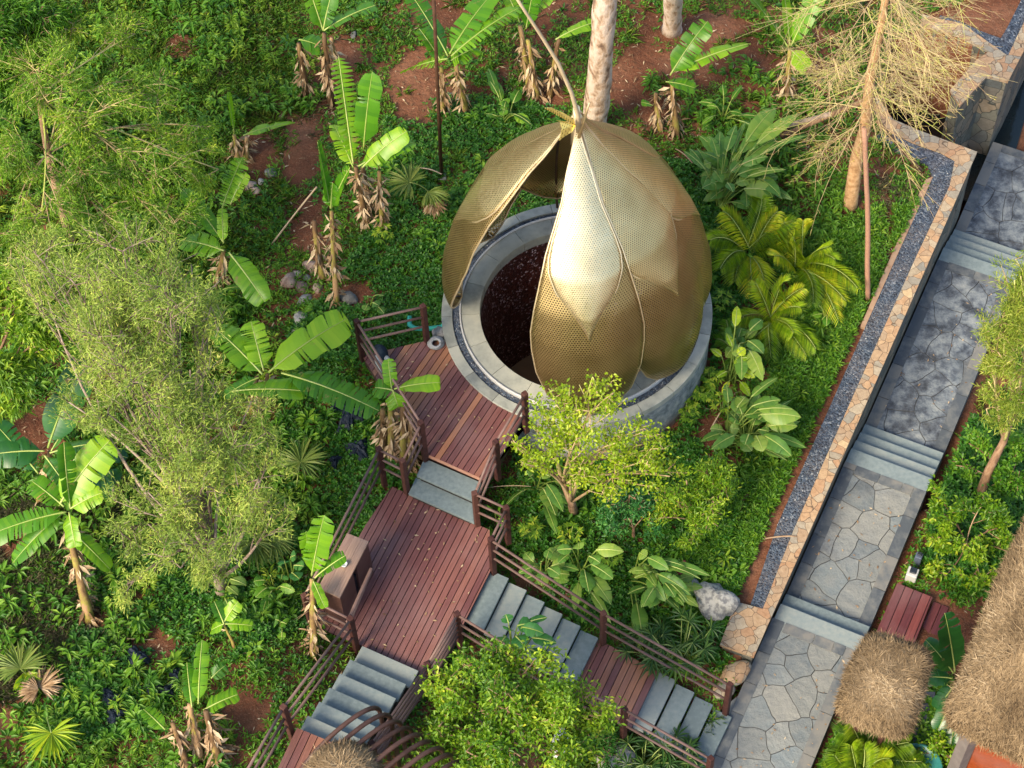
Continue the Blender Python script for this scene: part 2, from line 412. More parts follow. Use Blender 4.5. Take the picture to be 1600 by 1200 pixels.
# forecourt beside the lowest stair
mb.prism([pq(-6, -1.0), pq(-.75, -.12), pq(-.5, 0), pq(-6, 0)], ZA-.5, ZA-.002)
tag(mb.build('stone_path', FLAG), kind='structure')
tag(eb.build('path', PAVE_EDGE), kind='structure')
def path_steps(a_lo, z_lo, z_hi, n, wide, label):
    t = thing('stone_steps', label, 'steps', (*pq(a_lo, wide/2), z_lo), 'granite steps along the stone path')
    rr = (z_hi-z_lo)/n
    for i in range(n):
        m_ = MB(); a1 = a_lo-TD*i; a0 = a1-TD-.02
        m_.prism(rect(a0, a1, .01, wide), z_lo+rr*i-.02-(.3 if i == 0 else .1), z_lo+rr*(i+1)+.006, random.uniform(.2, .8)); m_.build('step', SLAB, t)
path_steps(aAB, ZB, ZA, 2, PW-.005, 'two wide granite steps of the stone path beside the small thatched roof')
path_steps(aBC, ZCC, ZB, 4, PW-.005, 'four granite steps in the middle of the stone path by the leaning tree trunk')
path_steps(aCD, ZD, ZCC, 4, PW-.005, 'four granite steps at the top of the stone path, below the dark wet paving')

# ---------------------------------------------------------------- retaining walls with crazy paving caps
def wall_thing(label, cap_px, zc, depth, inset=.03, name='retaining_wall'):
    cap = W(cap_px, zc); c = np.mean(np.array(cap), axis=0)
    t = thing(name, label, 'wall', (c[0], c[1], zc-depth))
    m1 = MB(); m1.prism(cap, zc-.06, zc); m1.build('cap', CAP, t)
    m2 = MB()
    poly = cap
    # shrink a little towards the inside of each edge
    ps = [Vector((p[0], p[1])) for p in poly]; n = len(ps)
    area = sum(ps[i].x*ps[(i+1)%n].y-ps[(i+1)%n].x*ps[i].y for i in range(n)); sg = 1 if area > 0 else -1
    q = []
    for i in range(n):
        e1 = (ps[i]-ps[i-1]).normalized(); e2 = (ps[(i+1)%n]-ps[i]).normalized()
        n1 = Vector((-e1.y, e1.x))*sg; n2 = Vector((-e2.y, e2.x))*sg; b = (n1+n2)
        b = b/(max(b.length_squared, .4))*2*inset; q.append(tuple(ps[i]+b))
    m2.prism(q, zc-depth, zc-.061); m2.build('wall_body', FACE, t)
    return t
wall_thing('long stone retaining wall with tan crazy paved cap beside the stone path',
    [(1125,1007),(1178,1026),(1200,976),(1260,842),(1360,616),(1460,389),(1527,237),(1440,205),(1395,186),(1372,150),(1355,158),(1378,200),(1425,222),(1470,238),(1492,250),(1484,290),(1432,400),(1340,603),(1240,828),(1192,951),(1150,940)], ZC, 2.2)
wall_thing('angular stone wall with tan cap beyond the dark pit at the top right corner',
    [(1485,140),(1500,165),(1542,119),(1575,127),(1600,79),(1645,-15),(1625,-15),(1590,55),(1575,87),(1504,37),(1440,22),(1438,38),(1498,55),(1546,80),(1525,94)], ZC, 2.6)
mb = MB(); mb.prism(W([(1340,20),(1340,260),(1560,330),(1620,120),(1540,20)], -3.45), -3.5, -3.45)
tag(mb.build('water', flatmat('dark_water', [(0, (.006, .012, .014)), (1, (.014, .024, .026))], .08, 2, .4, .5, .15, .02)), kind='structure')
# gravel strips
mb = MB(); mb.prism(W([(1192,951),(1240,828),(1340,603),(1432,400),(1484,290),(1492,250),(1470,238),(1425,222),(1378,200),(1368,214),(1412,240),(1450,256),(1458,275),(1402,398),(1312,600),(1215,818),(1173,943)], ZC), ZC-.2, ZC-.03)
mb.prism(W([(1575,87),(1590,55),(1622,-10),(1602,-14),(1575,40),(1564,58),(1530,46),(1506,34),(1470,22),(1462,34),(1520,50),(1545,75)], ZC), ZC-.2, ZC-.028)
tag(mb.build('gravel_path', GRAV), kind='structure')
mb = MB()
mb.prism(W([(1458,275),(1402,398),(1352,510),(1345,508),(1392,400),(1446,280)], ZC), ZC-.25, ZC-.015)
tag(mb.build('garden_kerb', flatmat('tan_kerb', [(0, (.3, .18, .11)), (1, (.42, .3, .2))], .9, 9), origin=P(1400, 400, ZC)), 'thin tan concrete edging strip along the left side of the blue gravel', 'kerb')

# loose gravel stones on the strip
n = 5200
q = W([(1192,951),(1432,400),(1490,262),(1455,262),(1402,398),(1215,818),(1173,943)], ZC); qa = np.array(q)
x = RN.uniform(qa[:, 0].min(), qa[:, 0].max(), n*4); y = RN.uniform(qa[:, 1].min(), qa[:, 1].max(), n*4)
k = inpoly(x, y, q); x, y = x[k][:n], y[k][:n]; n = len(x)
def pebbles(name, x, y, z, size, mat, **kw):
    n = len(x); s = RN.uniform(.5, 1, n)*size; a = RN.uniform(0, 6.28, n)
    base = np.array([(1, 0, 0), (0, 1, 0), (-1, 0, 0), (0, -1, 0), (0, 0, .7)])
    V = base[None]*s[:, None, None]*np.stack([RN.uniform(.6, 1, n), RN.uniform(.6, 1, n), np.ones(n)], 1)[:, None]
    c, s_ = np.cos(a)[:, None], np.sin(a)[:, None]
    V = np.stack([V[..., 0]*c-V[..., 1]*s_, V[..., 0]*s_+V[..., 1]*c, V[..., 2]], -1)+np.stack([x, y, np.broadcast_to(z, (n,))], 1)[:, None]
    F = (np.arange(n)[:, None, None]*5+np.array([[0, 1, 4], [1, 2, 4], [2, 3, 4], [3, 0, 4]])[None]).reshape(-1, 3)
    return tag(npmesh(name, V.reshape(-1, 3), F, np.repeat(RN.random(n), 4), mat), kind='stuff', **kw)
PEB = flatmat('pebble', [(0, (.035, .05, .075)), (.55, (.06, .085, .12)), (.95, (.10, .13, .17)), (1, (.4, .41, .4))], .75, 20, .04)
pebbles('gravel', x, y, ZC-.03, .022, PEB, label='loose blue-grey gravel filling the strip behind the retaining wall cap', cat='gravel')

# ---------------------------------------------------------------- round stone pit house with ring kerb
def lathe(mb, c, prof, n=96, r=None):
    for k in range(n):
        a0, a1 = 2*math.pi*k/n, 2*math.pi*(k+1)/n
    vs = []; m = len(prof)
    for k in range(n):
        a = 2*math.pi*k/n
        for (rr, z) in prof: vs.append((c[0]+rr*math.cos(a), c[1]+rr*math.sin(a), z))
    fs = [[k*m+i, ((k+1)%n)*m+i, ((k+1)%n)*m+i+1, k*m+i+1] for k in range(n) for i in range(m-1)]
    mb.add(vs, fs, .5 if r is None else r)
pav = thing('round_basin', 'round sunken stone chamber with grey ring kerb and blue gravel channel', 'building', (RC[0], RC[1], -1.2))
def ring_blocks(r0_, r1_, z0, z1, nb, name, mat, gap=.002):
    m_ = MB()
    for k in range(nb):
        a0 = 2*math.pi*k/nb+gap; a1 = 2*math.pi*(k+1)/nb-gap; ns = 8; rr = random.random()
        vs = []
        for i in range(ns+1):
            a = a0+(a1-a0)*i/ns
            for (r_, z_) in ((r0_, z0), (r1_, z0), (r1_, z1-.008), (r1_-.008, z1), (r0_+.008, z1), (r0_, z1-.008)): vs.append((RC[0]+r_*math.cos(a), RC[1]+r_*math.sin(a), z_))
        fs = [[i*6+j, (i+1)*6+j, (i+1)*6+(j+1)%6, i*6+(j+1)%6] for i in range(ns) for j in range(6)]+[[0, 1, 2, 3, 4, 5][::-1], [ns*6+j for j in range(6)]]
        m_.add(vs, fs, rr)
    return m_.build(name, mat, pav)
ring_blocks(1.985, RO, -.10, .03, 22, 'outer_kerb', CONC)
ring_blocks(1.54, 1.85, -.14, .06, 18, 'inner_kerb', CONC)
m_ = MB(); lathe(m_, RC, [(1.87, .085), (1.85, .085), (1.85, -.1), (1.87, -.1), (1.87, .085)]); m_.build('lit_kerb_edge', flatmat('kerb_lit_white', [(0, (.6, .6, .58)), (1, (.75, .74, .7))], .5), pav, True)  # raised edge of inner kerb, light on it painted as white
m_ = MB(); lathe(m_, RC, [(1.86, -.012), (2.0, -.012)]); m_.build('gravel_channel', GRAV, pav)
m_ = MB(); lathe(m_, RC, [(RO-.02, -.1), (RO-.02, -1.9)]); m_.build('outer_wall', ROUGHW, pav, True)
def m_bead():
    m, nt, out = newmat('dark_bead_wall'); v = coords(nt)
    vo = nt.nodes.new('ShaderNodeTexVoronoi'); vo.inputs['Scale'].default_value = 34; nt.links.new(v, vo.inputs['Vector'])
    sp = nt.nodes.new('ShaderNodeSeparateColor'); nt.links.new(vo.outputs['Color'], sp.inputs[0])
    c = ramp(nt, sp.outputs[0], [(0, (.02, .004, .003)), (.6, (.075, .012, .006)), (.86, (.12, .03, .02)), (.93, (.5, .38, .42)), (1, (.7, .6, .62))])
    princ(nt, out, c, .3, 0, .5, vo.outputs['Distance'], 1, .03); return m
m_ = MB(); lathe(m_, RC, [(1.56, -.1), (1.56, -3.3)]); m_.build('inner_wall', m_bead(), pav, True)
m_ = MB(); lathe(m_, RC, [(1.58, -3.29), (.9, -3.27), (.01, -3.27)]); m_.build('chamber_floor', flatmat('tan_floor', [(0, (.3, .22, .13)), (1, (.42, .3, .18))], .6, 3), pav)
n = 2400; a = RN.uniform(0, 6.283, n); r_ = RN.uniform(1.885, 1.975, n)
o = pebbles('gravel', RC[0]+r_*np.cos(a), RC[1]+r_*np.sin(a), -.012, .02, PEB); o.parent = pav; o.location = -pav.location; o.name = 'channel_gravel'

# ---------------------------------------------------------------- lotus canopy of perforated metal petals
def m_perf(name, base, pitch, rad, rough=.33, trans=.75):
    m, nt, out = newmat(name)
    u = nt.nodes.new('ShaderNodeUVMap')
    def dist(off):
        a = nt.nodes.new('ShaderNodeVectorMath'); a.operation = 'MULTIPLY_ADD'; a.inputs[1].default_value = (1/pitch, 1/(pitch*1.732), 0); a.inputs[2].default_value = (off+50, off+50, 0)
        nt.links.new(u.outputs[0], a.inputs[0])
        f = nt.nodes.new('ShaderNodeVectorMath'); f.operation = 'FRACTION'; nt.links.new(a.outputs[0], f.inputs[0])
        g = nt.nodes.new('ShaderNodeVectorMath'); g.operation = 'MULTIPLY_ADD'; g.inputs[1].default_value = (1, 1.732, 0); g.inputs[2].default_value = (-.5, -.866, 0); nt.links.new(f.outputs[0], g.inputs[0])
        l = nt.nodes.new('ShaderNodeVectorMath'); l.operation = 'LENGTH'; nt.links.new(g.outputs[0], l.inputs[0]); return l.outputs['Value']
    mn = nt.nodes.new('ShaderNodeMath'); mn.operation = 'MINIMUM'; nt.links.new(dist(0), mn.inputs[0]); nt.links.new(dist(.5), mn.inputs[1])
    hole = maprange(nt, mn.outputs[0], rad, rad+.06, 1, 0)
    v = coords(nt); n1 = noise(nt, v, 1.7, 4); n2 = noise(nt, v, 22, 3)
    c = mixc(nt, maprange(nt, n1, .35, .65, 0, .5), base, (base[0]*.62, base[1]*.58, base[2]*.5))
    c = mixc(nt, hole, c, (.03, .018, .006))
    p = princ(nt, out, c, maprange(nt, n2, .3, .7, rough-.06, rough+.1), .92, .5, mn.outputs[0], .35, .01)
    t = nt.nodes.new('ShaderNodeBsdfTransparent'); x = nt.nodes.new('ShaderNodeMixShader')
    h2 = nt.nodes.new('ShaderNodeMath'); h2.operation = 'MULTIPLY'; h2.inputs[1].default_value = trans; nt.links.new(hole, h2.inputs[0])
    nt.links.new(h2.outputs[0], x.inputs[0]); nt.links.new(p.outputs[0], x.inputs[1]); nt.links.new(t.outputs[0], x.inputs[2]); nt.links.new(x.outputs[0], out.inputs[0])
    return m
GOLD = m_perf('perforated_bronze', (.50, .375, .165), .042, .24, .37)
GOLD2 = m_perf('fine_perforated_bronze_highlit', (.86, .72, .42), .036, .15, .3, .15)  # front overlay only: paler base colour paints in its highlight
GOLD3 = m_perf('side_perforated_bronze', (.70, .56, .28), .036, .17, .38, .15)
RIM = flatmat('bronze_rim', [(0, (.62, .48, .26)), (1, (.8, .66, .42))], .28, 5, .2, metal=.75)
AP = (RC[0], RC[1])
prof = [(0.03, 4.86), (.14, 4.6), (.37, 4.25), (.68, 3.86), (1.03, 3.42), (1.41, 2.95), (1.72, 2.42), (1.94, 1.82), (2.07, 1.25), (2.11, .8), (2.07, .4), (1.95, .1)]
pr_ = np.array(prof); seg = np.r_[0, np.cumsum(np.hypot(np.diff(pr_[:, 0]), np.diff(pr_[:, 1])))]; SL = seg[-1]
def pf(s): return np.interp(s*SL, seg, pr_[:, 0]), np.interp(s*SL, seg, pr_[:, 1])
def csmooth(t, xs_, ys_): return np.interp(t, xs_, ys_)
HWs = [0, .05, .1, .235, .39, .555, .64, .7, .78, .88, .95, .985, 1.0]
HWv = [.012, .06, .12, .28, .56, .78, .86, .855, .80, .63, .38, .19, .0]
OWs = [0, .05, .1, .235, .34, .39, .43, .48, .53, .58, .62]
OWv = [.011, .055, .11, .262, .45, .52, .53, .45, .30, .135, .0]
def petal(az, off, label, overlay=True, ws=1.0):
    root = lotus
    ns, nu = 60, 20
    def surf(smax, Ws, Wv, extra, name, mat, parent):
        m_ = MB(); uv = []; vs = []
        edge = [[], []]
        def g(t, u):
            hw = csmooth(t, Ws, Wv)*ws; r, z = pf(t)
            rr = r+off+extra*min(1, t*3)
            # lateral angle from half width; petals cup in a little towards their edges
            lat = u*hw; ang = lat/max(rr, .12) if rr > .5 else lat/max(rr, .12)*(.6+.4*rr/.5)
            ang = max(-.78, min(.78, ang)); rr2 = rr*(1-.05*u*u*min(1, t*1.5))
            return (AP[0]+rr2*math.cos(az+ang), AP[1]+rr2*math.sin(az+ang), z+.02*extra+((.5 if az < 2 else .2)*t**3 if 1.5 < az < 2.6 else 0)), (lat, t*SL)
        for i in range(ns+1):
            t = smax*(1-(1-i/ns)**1.15)
            for j in range(nu+1):
                p, q_ = g(t, -1+2*j/nu); vs.append(p); uv.append(q_)
            edge[0].append(vs[-nu-1]); edge[1].append(vs[-1])
        fs = [[i*(nu+1)+j, i*(nu+1)+j+1, (i+1)*(nu+1)+j+1, (i+1)*(nu+1)+j] for i in range(ns) for j in range(nu)]
        m_.add(vs, fs, .5); m_.UV = uv
        o_ = m_.build(name, mat, parent, True)
        sm = o_.modifiers.new('thickness', 'SOLIDIFY'); sm.thickness = .012; sm.offset = -1
        e = MB(); e.tube(edge[0]+edge[1][::-1][1:], .016, 6)
        e.build('petal_rim', RIM, o_, True)
        return o_
    o_ = surf(1.0, HWs, HWv, 0, 'petal', GOLD, root)
    if label: o_['label'] = label
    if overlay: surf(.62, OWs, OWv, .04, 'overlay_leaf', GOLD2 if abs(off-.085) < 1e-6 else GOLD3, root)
lotus = thing('lotus_canopy', 'golden lotus-bud canopy of overlapping perforated metal petals on the stone ring', 'canopy', (RC[0], RC[1], 0))
azs = [(-88, .085), (-41, .015), (6, .01), (52, .04), (96, -.03), (134, -.01), (170, .0)]
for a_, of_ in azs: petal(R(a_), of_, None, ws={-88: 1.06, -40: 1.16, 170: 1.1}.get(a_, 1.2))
# inner frame ribs, stem, butterfly
m_ = MB()
apex = Vector((RC[0], RC[1], 4.86))
stem = [PV(904, 205, 4.7), PV(903, 180, 5.25), PV(893, 145, 5.8), PV(872, 98, 6.5), PV(845, 55, 7.1), PV(822, 20, 7.6), PV(795, -22, 8.2)]
m_.tube(stem, [.04, .034, .03, .027, .024, .022, .02], 8)
m_.build('stem', flatmat('tan_stem', [(0, (.3, .24, .14)), (1, (.5, .4, .25))], .5, 6), lotus, True)
m_ = MB(); m_.tube([PV(904, 215, 4.6), PV(912, 190, 5.0), PV(921, 160, 5.5)], [.03, .025, .012], 6); m_.tube([(AP[0], AP[1], 4.2), (AP[0], AP[1], 5.0)], [.09, .05], 8)
m_.build('finial', RIM, lotus, True)
# butterfly ornament: two pairs of pierced wings
bf = MB(); uvs = []
def wing(pts, c, z):
    P0 = PV(*c, z)
    vs = [P0]+[PV(x, y, zz) for x, y, zz in pts]
    bf.add(vs, [[0, i, i+1] for i in range(1, len(vs)-1)], .5)
    for v in vs: uvs.append(((v.x-P0.x), (v.y-P0.y)))
wing([(850,168,5.5),(862,168,5.5),(880,176,5.35),(896,185,5.2),(898,196,5.1),(885,190,5.2),(870,188,5.35)], (899,195), 5.1)
wing([(875,191,5.2),(878,203,5.1),(874,220,4.95),(884,212,4.98),(893,207,5.0),(899,197,5.1)], (899,194), 5.1)
bf.UV = uvs
o = bf.build('butterfly', m_perf('pierced_gold', (.85, .70, .22), .03, .12, .5, .3), lotus); s_ = o.modifiers.new('t', 'SOLIDIFY'); s_.thickness = .01
# ribs inside the canopy
ribm = MB()
for a_, of_ in azs:
    az = R(a_); pts = []
    for t in np.linspace(0.03, .97, 24):
        r, z = pf(t); r = max(.02, r+of_-.05); pts.append((AP[0]+r*math.cos(az), AP[1]+r*math.sin(az), z-.03))
    ribm.tube(pts, .022, 6)
ribm.build('frame_ribs', flatmat('dark_bronze', [(0, (.08, .05, .03)), (1, (.14, .09, .05))], .5, metal=.6), lotus, True)
# ---------------------------------------------------------------- timber decks
def m_wood(name, ang, stops, gs=1.0):
    m, nt, out = newmat(name)
    v = coords(nt, (1, 1, 1), (0, 0, -ang))
    mp = nt.nodes.new('ShaderNodeMapping'); mp.inputs['Scale'].default_value = (2.5*gs, 45*gs, 45*gs); nt.links.new(v, mp.inputs[0])
    n = noise(nt, mp.outputs[0], 1.0, 4, .6); n2 = noise(nt, v, 1.3, 4)
    c = ramp(nt, attr(nt), stops)
    c = mixc(nt, maprange(nt, n, .3, .7, 0, .65), c, mixc(nt, 1.0, c, (.5, .45, .45), 'MULTIPLY'))
    c = mixc(nt, maprange(nt, n2, .45, .75, 0, .35), c, (.26, .17, .16))
    princ(nt, out, c, .55, 0, .4, n, .35, .006); return m
DSTOPS = [(0, (.125, .045, .045)), (.4, (.19, .074, .064)), (.72, (.24, .10, .078)), (.86, (.28, .12, .078)), (1, (.38, .17, .085))]
def ang_px(a, b, z): 
    p, q = P(*a, z), P(*b, z); return math.atan2(q[1]-p[1], q[0]-p[0])
def deck(name, label, px, z, dirpx, pitch=.098, thick=.035, group=None, rr=(0, .9), stops=DSTOPS):
    poly = W(px, z); a = ang_px(*dirpx, z); d = (math.cos(a), math.sin(a)); nn = (-d[1], d[0])
    c = np.mean(np.array(poly), axis=0)
    t = thing(name, label, 'deck', (c[0], c[1], z-.3), group)
    m_ = MB(); k = [p[0]*nn[0]+p[1]*nn[1] for p in poly]; lo, hi = min(k), max(k); s = lo
    while s < hi:
        q = clip(clip(poly, nn[0], nn[1], s+pitch-.012), -nn[0], -nn[1], -s)
        if len(q) >= 3: 
            r = random.uniform(*rr)
            if rr[1] >= .9 and random.random() < (.15 if rr[1] < 1 else .35): r = random.uniform(.85, 1)
            m_.prism(q, z-thick, z+random.uniform(-.001, .001), r)
        s += pitch
    m_.build('planks', m_wood('deck_wood', a, stops), t)
    m2 = MB(); cx, cy = c
    q = [(cx+(p[0]-cx)*.985, cy+(p[1]-cy)*.985) for p in poly]
    m2.prism(q, z-.24, z-thick-.003, .1); m2.build('deck_frame', m_wood('frame_wood', a, [(0, (.035, .015, .012)), (1, (.06, .025, .02))]), t)
    return a
ZU, ZL, ZT = 0.0, -.4, .72
# the upper deck is cut round the ring
arc = []
for k in range(0, 15):
    an = R(192+(248-192)*k/14); arc.append((RC[0]+(RO-.005)*math.cos(an), RC[1]+(RO-.005)*math.sin(an)))
def unW(p, z): x, y = proj(np.array([[p[0], p[1], z]])); return (float(x[0]), float(y[0]))
arc_px = [unW(p, 0) for p in arc]
dirU = ((855, 605), (753, 790)) 
DIRU = ((738, 615), (664, 708))
up_px = [(667,532)]+[q for q in arc_px if q[1] > 532]+[(815,652),(776,730),(757,750),(753,748),(664,708),(566,556)]
deck('wooden_deck', 'upper reddish timber deck curving against the stone ring kerb', up_px, ZU, ((780,640),(705,752)), group='timber decks')
deck('wooden_deck', 'large middle timber deck holding the wooden cabinet', [(612,760),(638,772),(742,818),(765,828),(768,888),(718,987),(678,1058),(652,1048),(566,1009),(485,976),(570,822)], ZL, ((658,838),(570,1005)), pitch=.098, group='timber decks', rr=(.1, .75))
deck('wooden_deck', 'timber deck corner at the bottom left below the grey steps', [(464,1137),(500,1152),(565,1182),(560,1230),(420,1230)], ZT, ((464,1137),(420,1230)), pitch=.11, group='timber decks', rr=(.2, 1))
zl = -1.15
deck('wooden_deck', 'small landing of dark and orange planks midway down the right stair', [(933,998),(1028,1049),(987,1137),(893,1083)], zl, ((1028,1049),(987,1137)), pitch=.105, group='timber decks', rr=(0, 1))
# fascia strip at the upper deck's end
m_ = MB(); a, b = P(664,708,0), P(753,748,0); m_.tube([(*a[:2], -.03), (*b[:2], -.03)], .03, 4); tag(m_.build('deck_trim', m_wood('trim', 0, [(0, (.3, .14, .08)), (1, (.3, .14, .08))]), origin=a), 'orange-brown trim board along the lower end of the upper deck', 'board')

# ---------------------------------------------------------------- granite stairs
def slab_stair(label, slabs, th=.06, group='granite slab stairs'):
    "slabs: list of (quad px, z)"
    c = P(*slabs[0][0][0], slabs[0][1])
    t = thing('stone_stairs', label, 'stairs', c, group)
    for q, z in slabs:
        m_ = MB(); m_.prism(W(q, z), z-th, z, random.random()); o_ = m_.build('tread', SLAB, t)
        bv = o_.modifiers.new('b', 'BEVEL'); bv.width = .006; bv.segments = 2
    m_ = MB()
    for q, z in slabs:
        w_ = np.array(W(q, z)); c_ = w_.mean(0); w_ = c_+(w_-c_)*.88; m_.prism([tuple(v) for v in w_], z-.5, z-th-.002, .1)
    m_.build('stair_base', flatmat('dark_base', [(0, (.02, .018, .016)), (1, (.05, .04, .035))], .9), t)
slab_stair('two pale grey granite slabs linking the upper and middle timber decks', [
    ([(663,716),(752,754),(741,783),(651,743)], -.14), ([(650,746),(740,787),(741,817),(638,771)], -.28)])
S = []
tl = [(566,1009),(547,1030),(531,1052),(515,1074),(499,1096),(481,1118)]
for i, (x, y) in enumerate(tl):
    z = ZL+.16*(i+1)-.02
    d = (-14, 26)
    S.append(([(x, y), (x+88, y+39), (x+88+d[0], y+39+d[1]), (x+d[0], y+d[1])], z))
slab_stair('six pale grey granite steps rising past the bent rod arches to the lowest left deck', S)
S = []
for i in range(6):
    x, y = 767+28*i, 891+18.6*i; z = ZL-.107*(i+1)
    S.append(([(x, y), (x+28, y+12.5), (x+28-39, y+12.5+80), (x-39, y+80)], z))
slab_stair('upper flight of six grey granite treads going down right from the middle deck', S)
S = []
for i in range(4):
    x, y = 1028+29.2*i, 1049+19.3*i; z = zl-.1*(i+1)
    S.append(([(x, y), (x+28, y+13.5), (x+28-41, y+13.5+86), (x-41, y+86)], z))
slab_stair('lower flight of four grey granite treads meeting the stone path', S)

# ---------------------------------------------------------------- railings
POST = flatmat('dark_post_wood', [(0, (.035, .014, .012)), (.5, (.06, .024, .02)), (1, (.09, .04, .03))], .6, 12, .4)
RAILM = flatmat('brown_rail', [(0, (.11, .07, .06)), (.5, (.16, .10, .085)), (1, (.2, .13, .11))], .5, 10, .3)
def railing(label, pts, hs=(.95, .68, .42), posts=None, H=1.0, rr=.021, ext=None):
    "pts: list of (base px, z) ; rails run from base to base"
    B = [PV(x, y, z) for x, y, z in pts]
    t = thing('railing', label, 'railing', B[0], 'dark timber railings along the decks and stairs')
    for i, b in enumerate(B):
        if posts is None or posts[i]:
            m_ = MB(); m_.box((b.x, b.y, b.z-.12), .085, .085, H+.12, random.uniform(.3, .9), None, .008); m_.build('post', POST, t)
    for i in range(len(B)-1):
        for h in hs:
            m_ = MB(); a, b = B[i]+Vector((0, 0, h)), B[i+1]+Vector((0, 0, h))
            m_.tube([a, b], rr, 8); m_.build('rail', RAILM, t, True)
    return t
railing('three-bar railing round the far left corner of the upper deck', [(667,533,0),(566,556,0),(664,712,0)])
railing('railing from the two pale slabs round behind the wooden cabinet', [(664,713,0),(636,770,-.4),(600,752,-.4),(487,977,-.4),(557,1012,-.4)], posts=(0,1,1,1,1))
railing('long left railing of the grey steps running off the bottom edge', [(557,1013,-.4),(456,1149,.5),(395,1255,.7)], posts=(0,1,1))
railing('railing on the right side of the upper deck beside the lime green tree', [(822,668,0),(778,742,0),(746,820,-.4),(794,842,-.4),(771,890,-.4)])
railing('upper railing beside the right stair going down past the landing', [(771,891,-.4),(942,1003,-1.1),(1134,1112,-1.5)], posts=(0,1,1))
railing('lower railing beside the right stair, half hidden by the leafy tree', [(719,1005,-.4),(900,1117,-1.1),(974,1150,-1.15),(1105,1225,-1.5)], posts=(1,1,1,1))
railing('railing along the lower right edge of the middle deck', [(719,1006,-.4),(674,1082,-.4),(590,1205,.5)], posts=(0,1,1), hs=(.95,.8,.65,.5,.35))

# ---------------------------------------------------------------- cabinet on the deck
ct = .56
top = W([(542,833),(576,846),(531,934),(497,918)], ct)
cc = np.mean(np.array(top), axis=0)
cab = thing('wooden_cabinet', 'tall narrow wooden cabinet with pale plank top and a dark slot', 'cabinet', (cc[0], cc[1], ZL))
m_ = MB(); ta = np.array(top)
for k in range(3):
    f0, f1 = k/3+.004, (k+1)/3-.004
    q = [ta[0]+(ta[1]-ta[0])*f0, ta[0]+(ta[1]-ta[0])*f1, ta[3]+(ta[2]-ta[3])*f1, ta[3]+(ta[2]-ta[3])*f0]; m_.prism([tuple(v) for v in q], ct-.04, ct, random.random())
ca = math.atan2(*(ta[3]-ta[0])[::-1])
m_.build('cabinet_top', m_wood('cabinet_top_wood', ca, [(0, (.32, .20, .155)), (1, (.42, .28, .2))]), cab)
cmat = m_wood('cabinet_side_wood', ca, [(0, (.085, .04, .035)), (1, (.13, .065, .05))])
def cq(u0, u1, v0, v1, s=.97):
    c_ = ta.mean(0); f = lambda u, v: tuple(c_+((ta[0]*(1-u)*(1-v)+ta[1]*u*(1-v)+ta[2]*u*v+ta[3]*(1-u)*v)-c_)*s); return [f(u0, v0), f(u1, v0), f(u1, v1), f(u0, v1)]
m_ = MB(); m_.prism(cq(0, 1, 0, .43), ZL+.02, ct-.042, .3); m_.prism(cq(0, 1, .55, 1), ZL+.02, ct-.042, .7); m_.build('cabinet_body', cmat, cab)
m_ = MB(); m_.prism(cq(0, .9, .431, .549), ZL+.02, ct-.3, .5); m_.build('slot_back', flatmat('slot_dark', [(0, (.01, .01, .015)), (1, (.02, .02, .03))]), cab)
bb = thing('cup', 'small white cup standing on the wooden cabinet top', 'cup', P(538, 883, ct))
m_ = MB(); c_ = P(538, 884, ct); lathe(m_, c_, [(.001, ct+.004), (.035, ct+.004), (.05, ct+.07), (.043, ct+.07), (.03, ct+.012), (.001, ct+.012)], 20); m_.build('cup_body', flatmat('white_glaze', [(0, (.8, .8, .78)), (1, (.85, .85, .82))], .2), bb, True)
m_ = MB(); m_.tube([PV(580, 889, .3), PV(543, 972, .45)], .03, 8); m_.tube([PV(578, 897, .02), PV(545, 975, .08)], .025, 8)
tag(m_.build('leaning_rail', RAILM, origin=P(543, 972, 0)), 'loose handrail slanting in front of the wooden cabinet', 'rail')

# ---------------------------------------------------------------- small things on the upper deck
m_ = MB()
bag = thing('shoulder_bag', 'dark blue and white bag slumped against the corner of the upper deck railing', 'bag', P(600, 560, 0))
def blob(mb, c, rx, ry, rz, ang=0, seed=0, rough=.15, n=10, r=None):
    vs, fs = [], []
    rg = random.Random(seed); ph = [rg.uniform(0, 6) for _ in range(6)]
    for i in range(n+1):
        th = math.pi*i/n
        for j in range(n*2):
            f = 2*math.pi*j/(n*2)
            d = (math.sin(th)*math.cos(f), math.sin(th)*math.sin(f), math.cos(th))
            k = 1+rough*(math.sin(3*d[0]+ph[0]+2*d[2])+math.sin(4*d[1]+ph[1])+math.sin(5*d[2]+ph[2]+3*d[0])+.5*math.sin(9*d[0]+7*d[1]+ph[3]))/2
            x, y, z = d[0]*rx*k, d[1]*ry*k, d[2]*rz*k
            vs.append((c[0]+x*math.cos(ang)-y*math.sin(ang), c[1]+x*math.sin(ang)+y*math.cos(ang), c[2]+z))
    w_ = n*2
    for i in range(n):
        for j in range(w_): fs.append([i*w_+j, (i+1)*w_+j, (i+1)*w_+(j+1)%w_, i*w_+(j+1)%w_])
    mb.add(vs, fs, r)
blob(m_, P(596, 553, .15), .11, .15, .2, .4, 3, .12); m_.build('bag_body', flatmat('navy_cloth', [(0, (.01, .02, .035)), (1, (.03, .045, .07))], .8), bag, True)
m_ = MB(); blob(m_, P(592, 568, .13), .05, .14, .14, .3, 5, .1); blob(m_, P(607, 569, .13), .06, .16, .13, .25, 8, .1); m_.build('bag_side', flatmat('grey_cloth', [(0, (.35, .38, .4)), (1, (.5, .53, .55))], .8), bag, True)
ro = thing('rope_coil', 'grey coiled bundle at the deck edge beside the stone ring', 'coil', P(681, 536, .02))
m_ = MB()
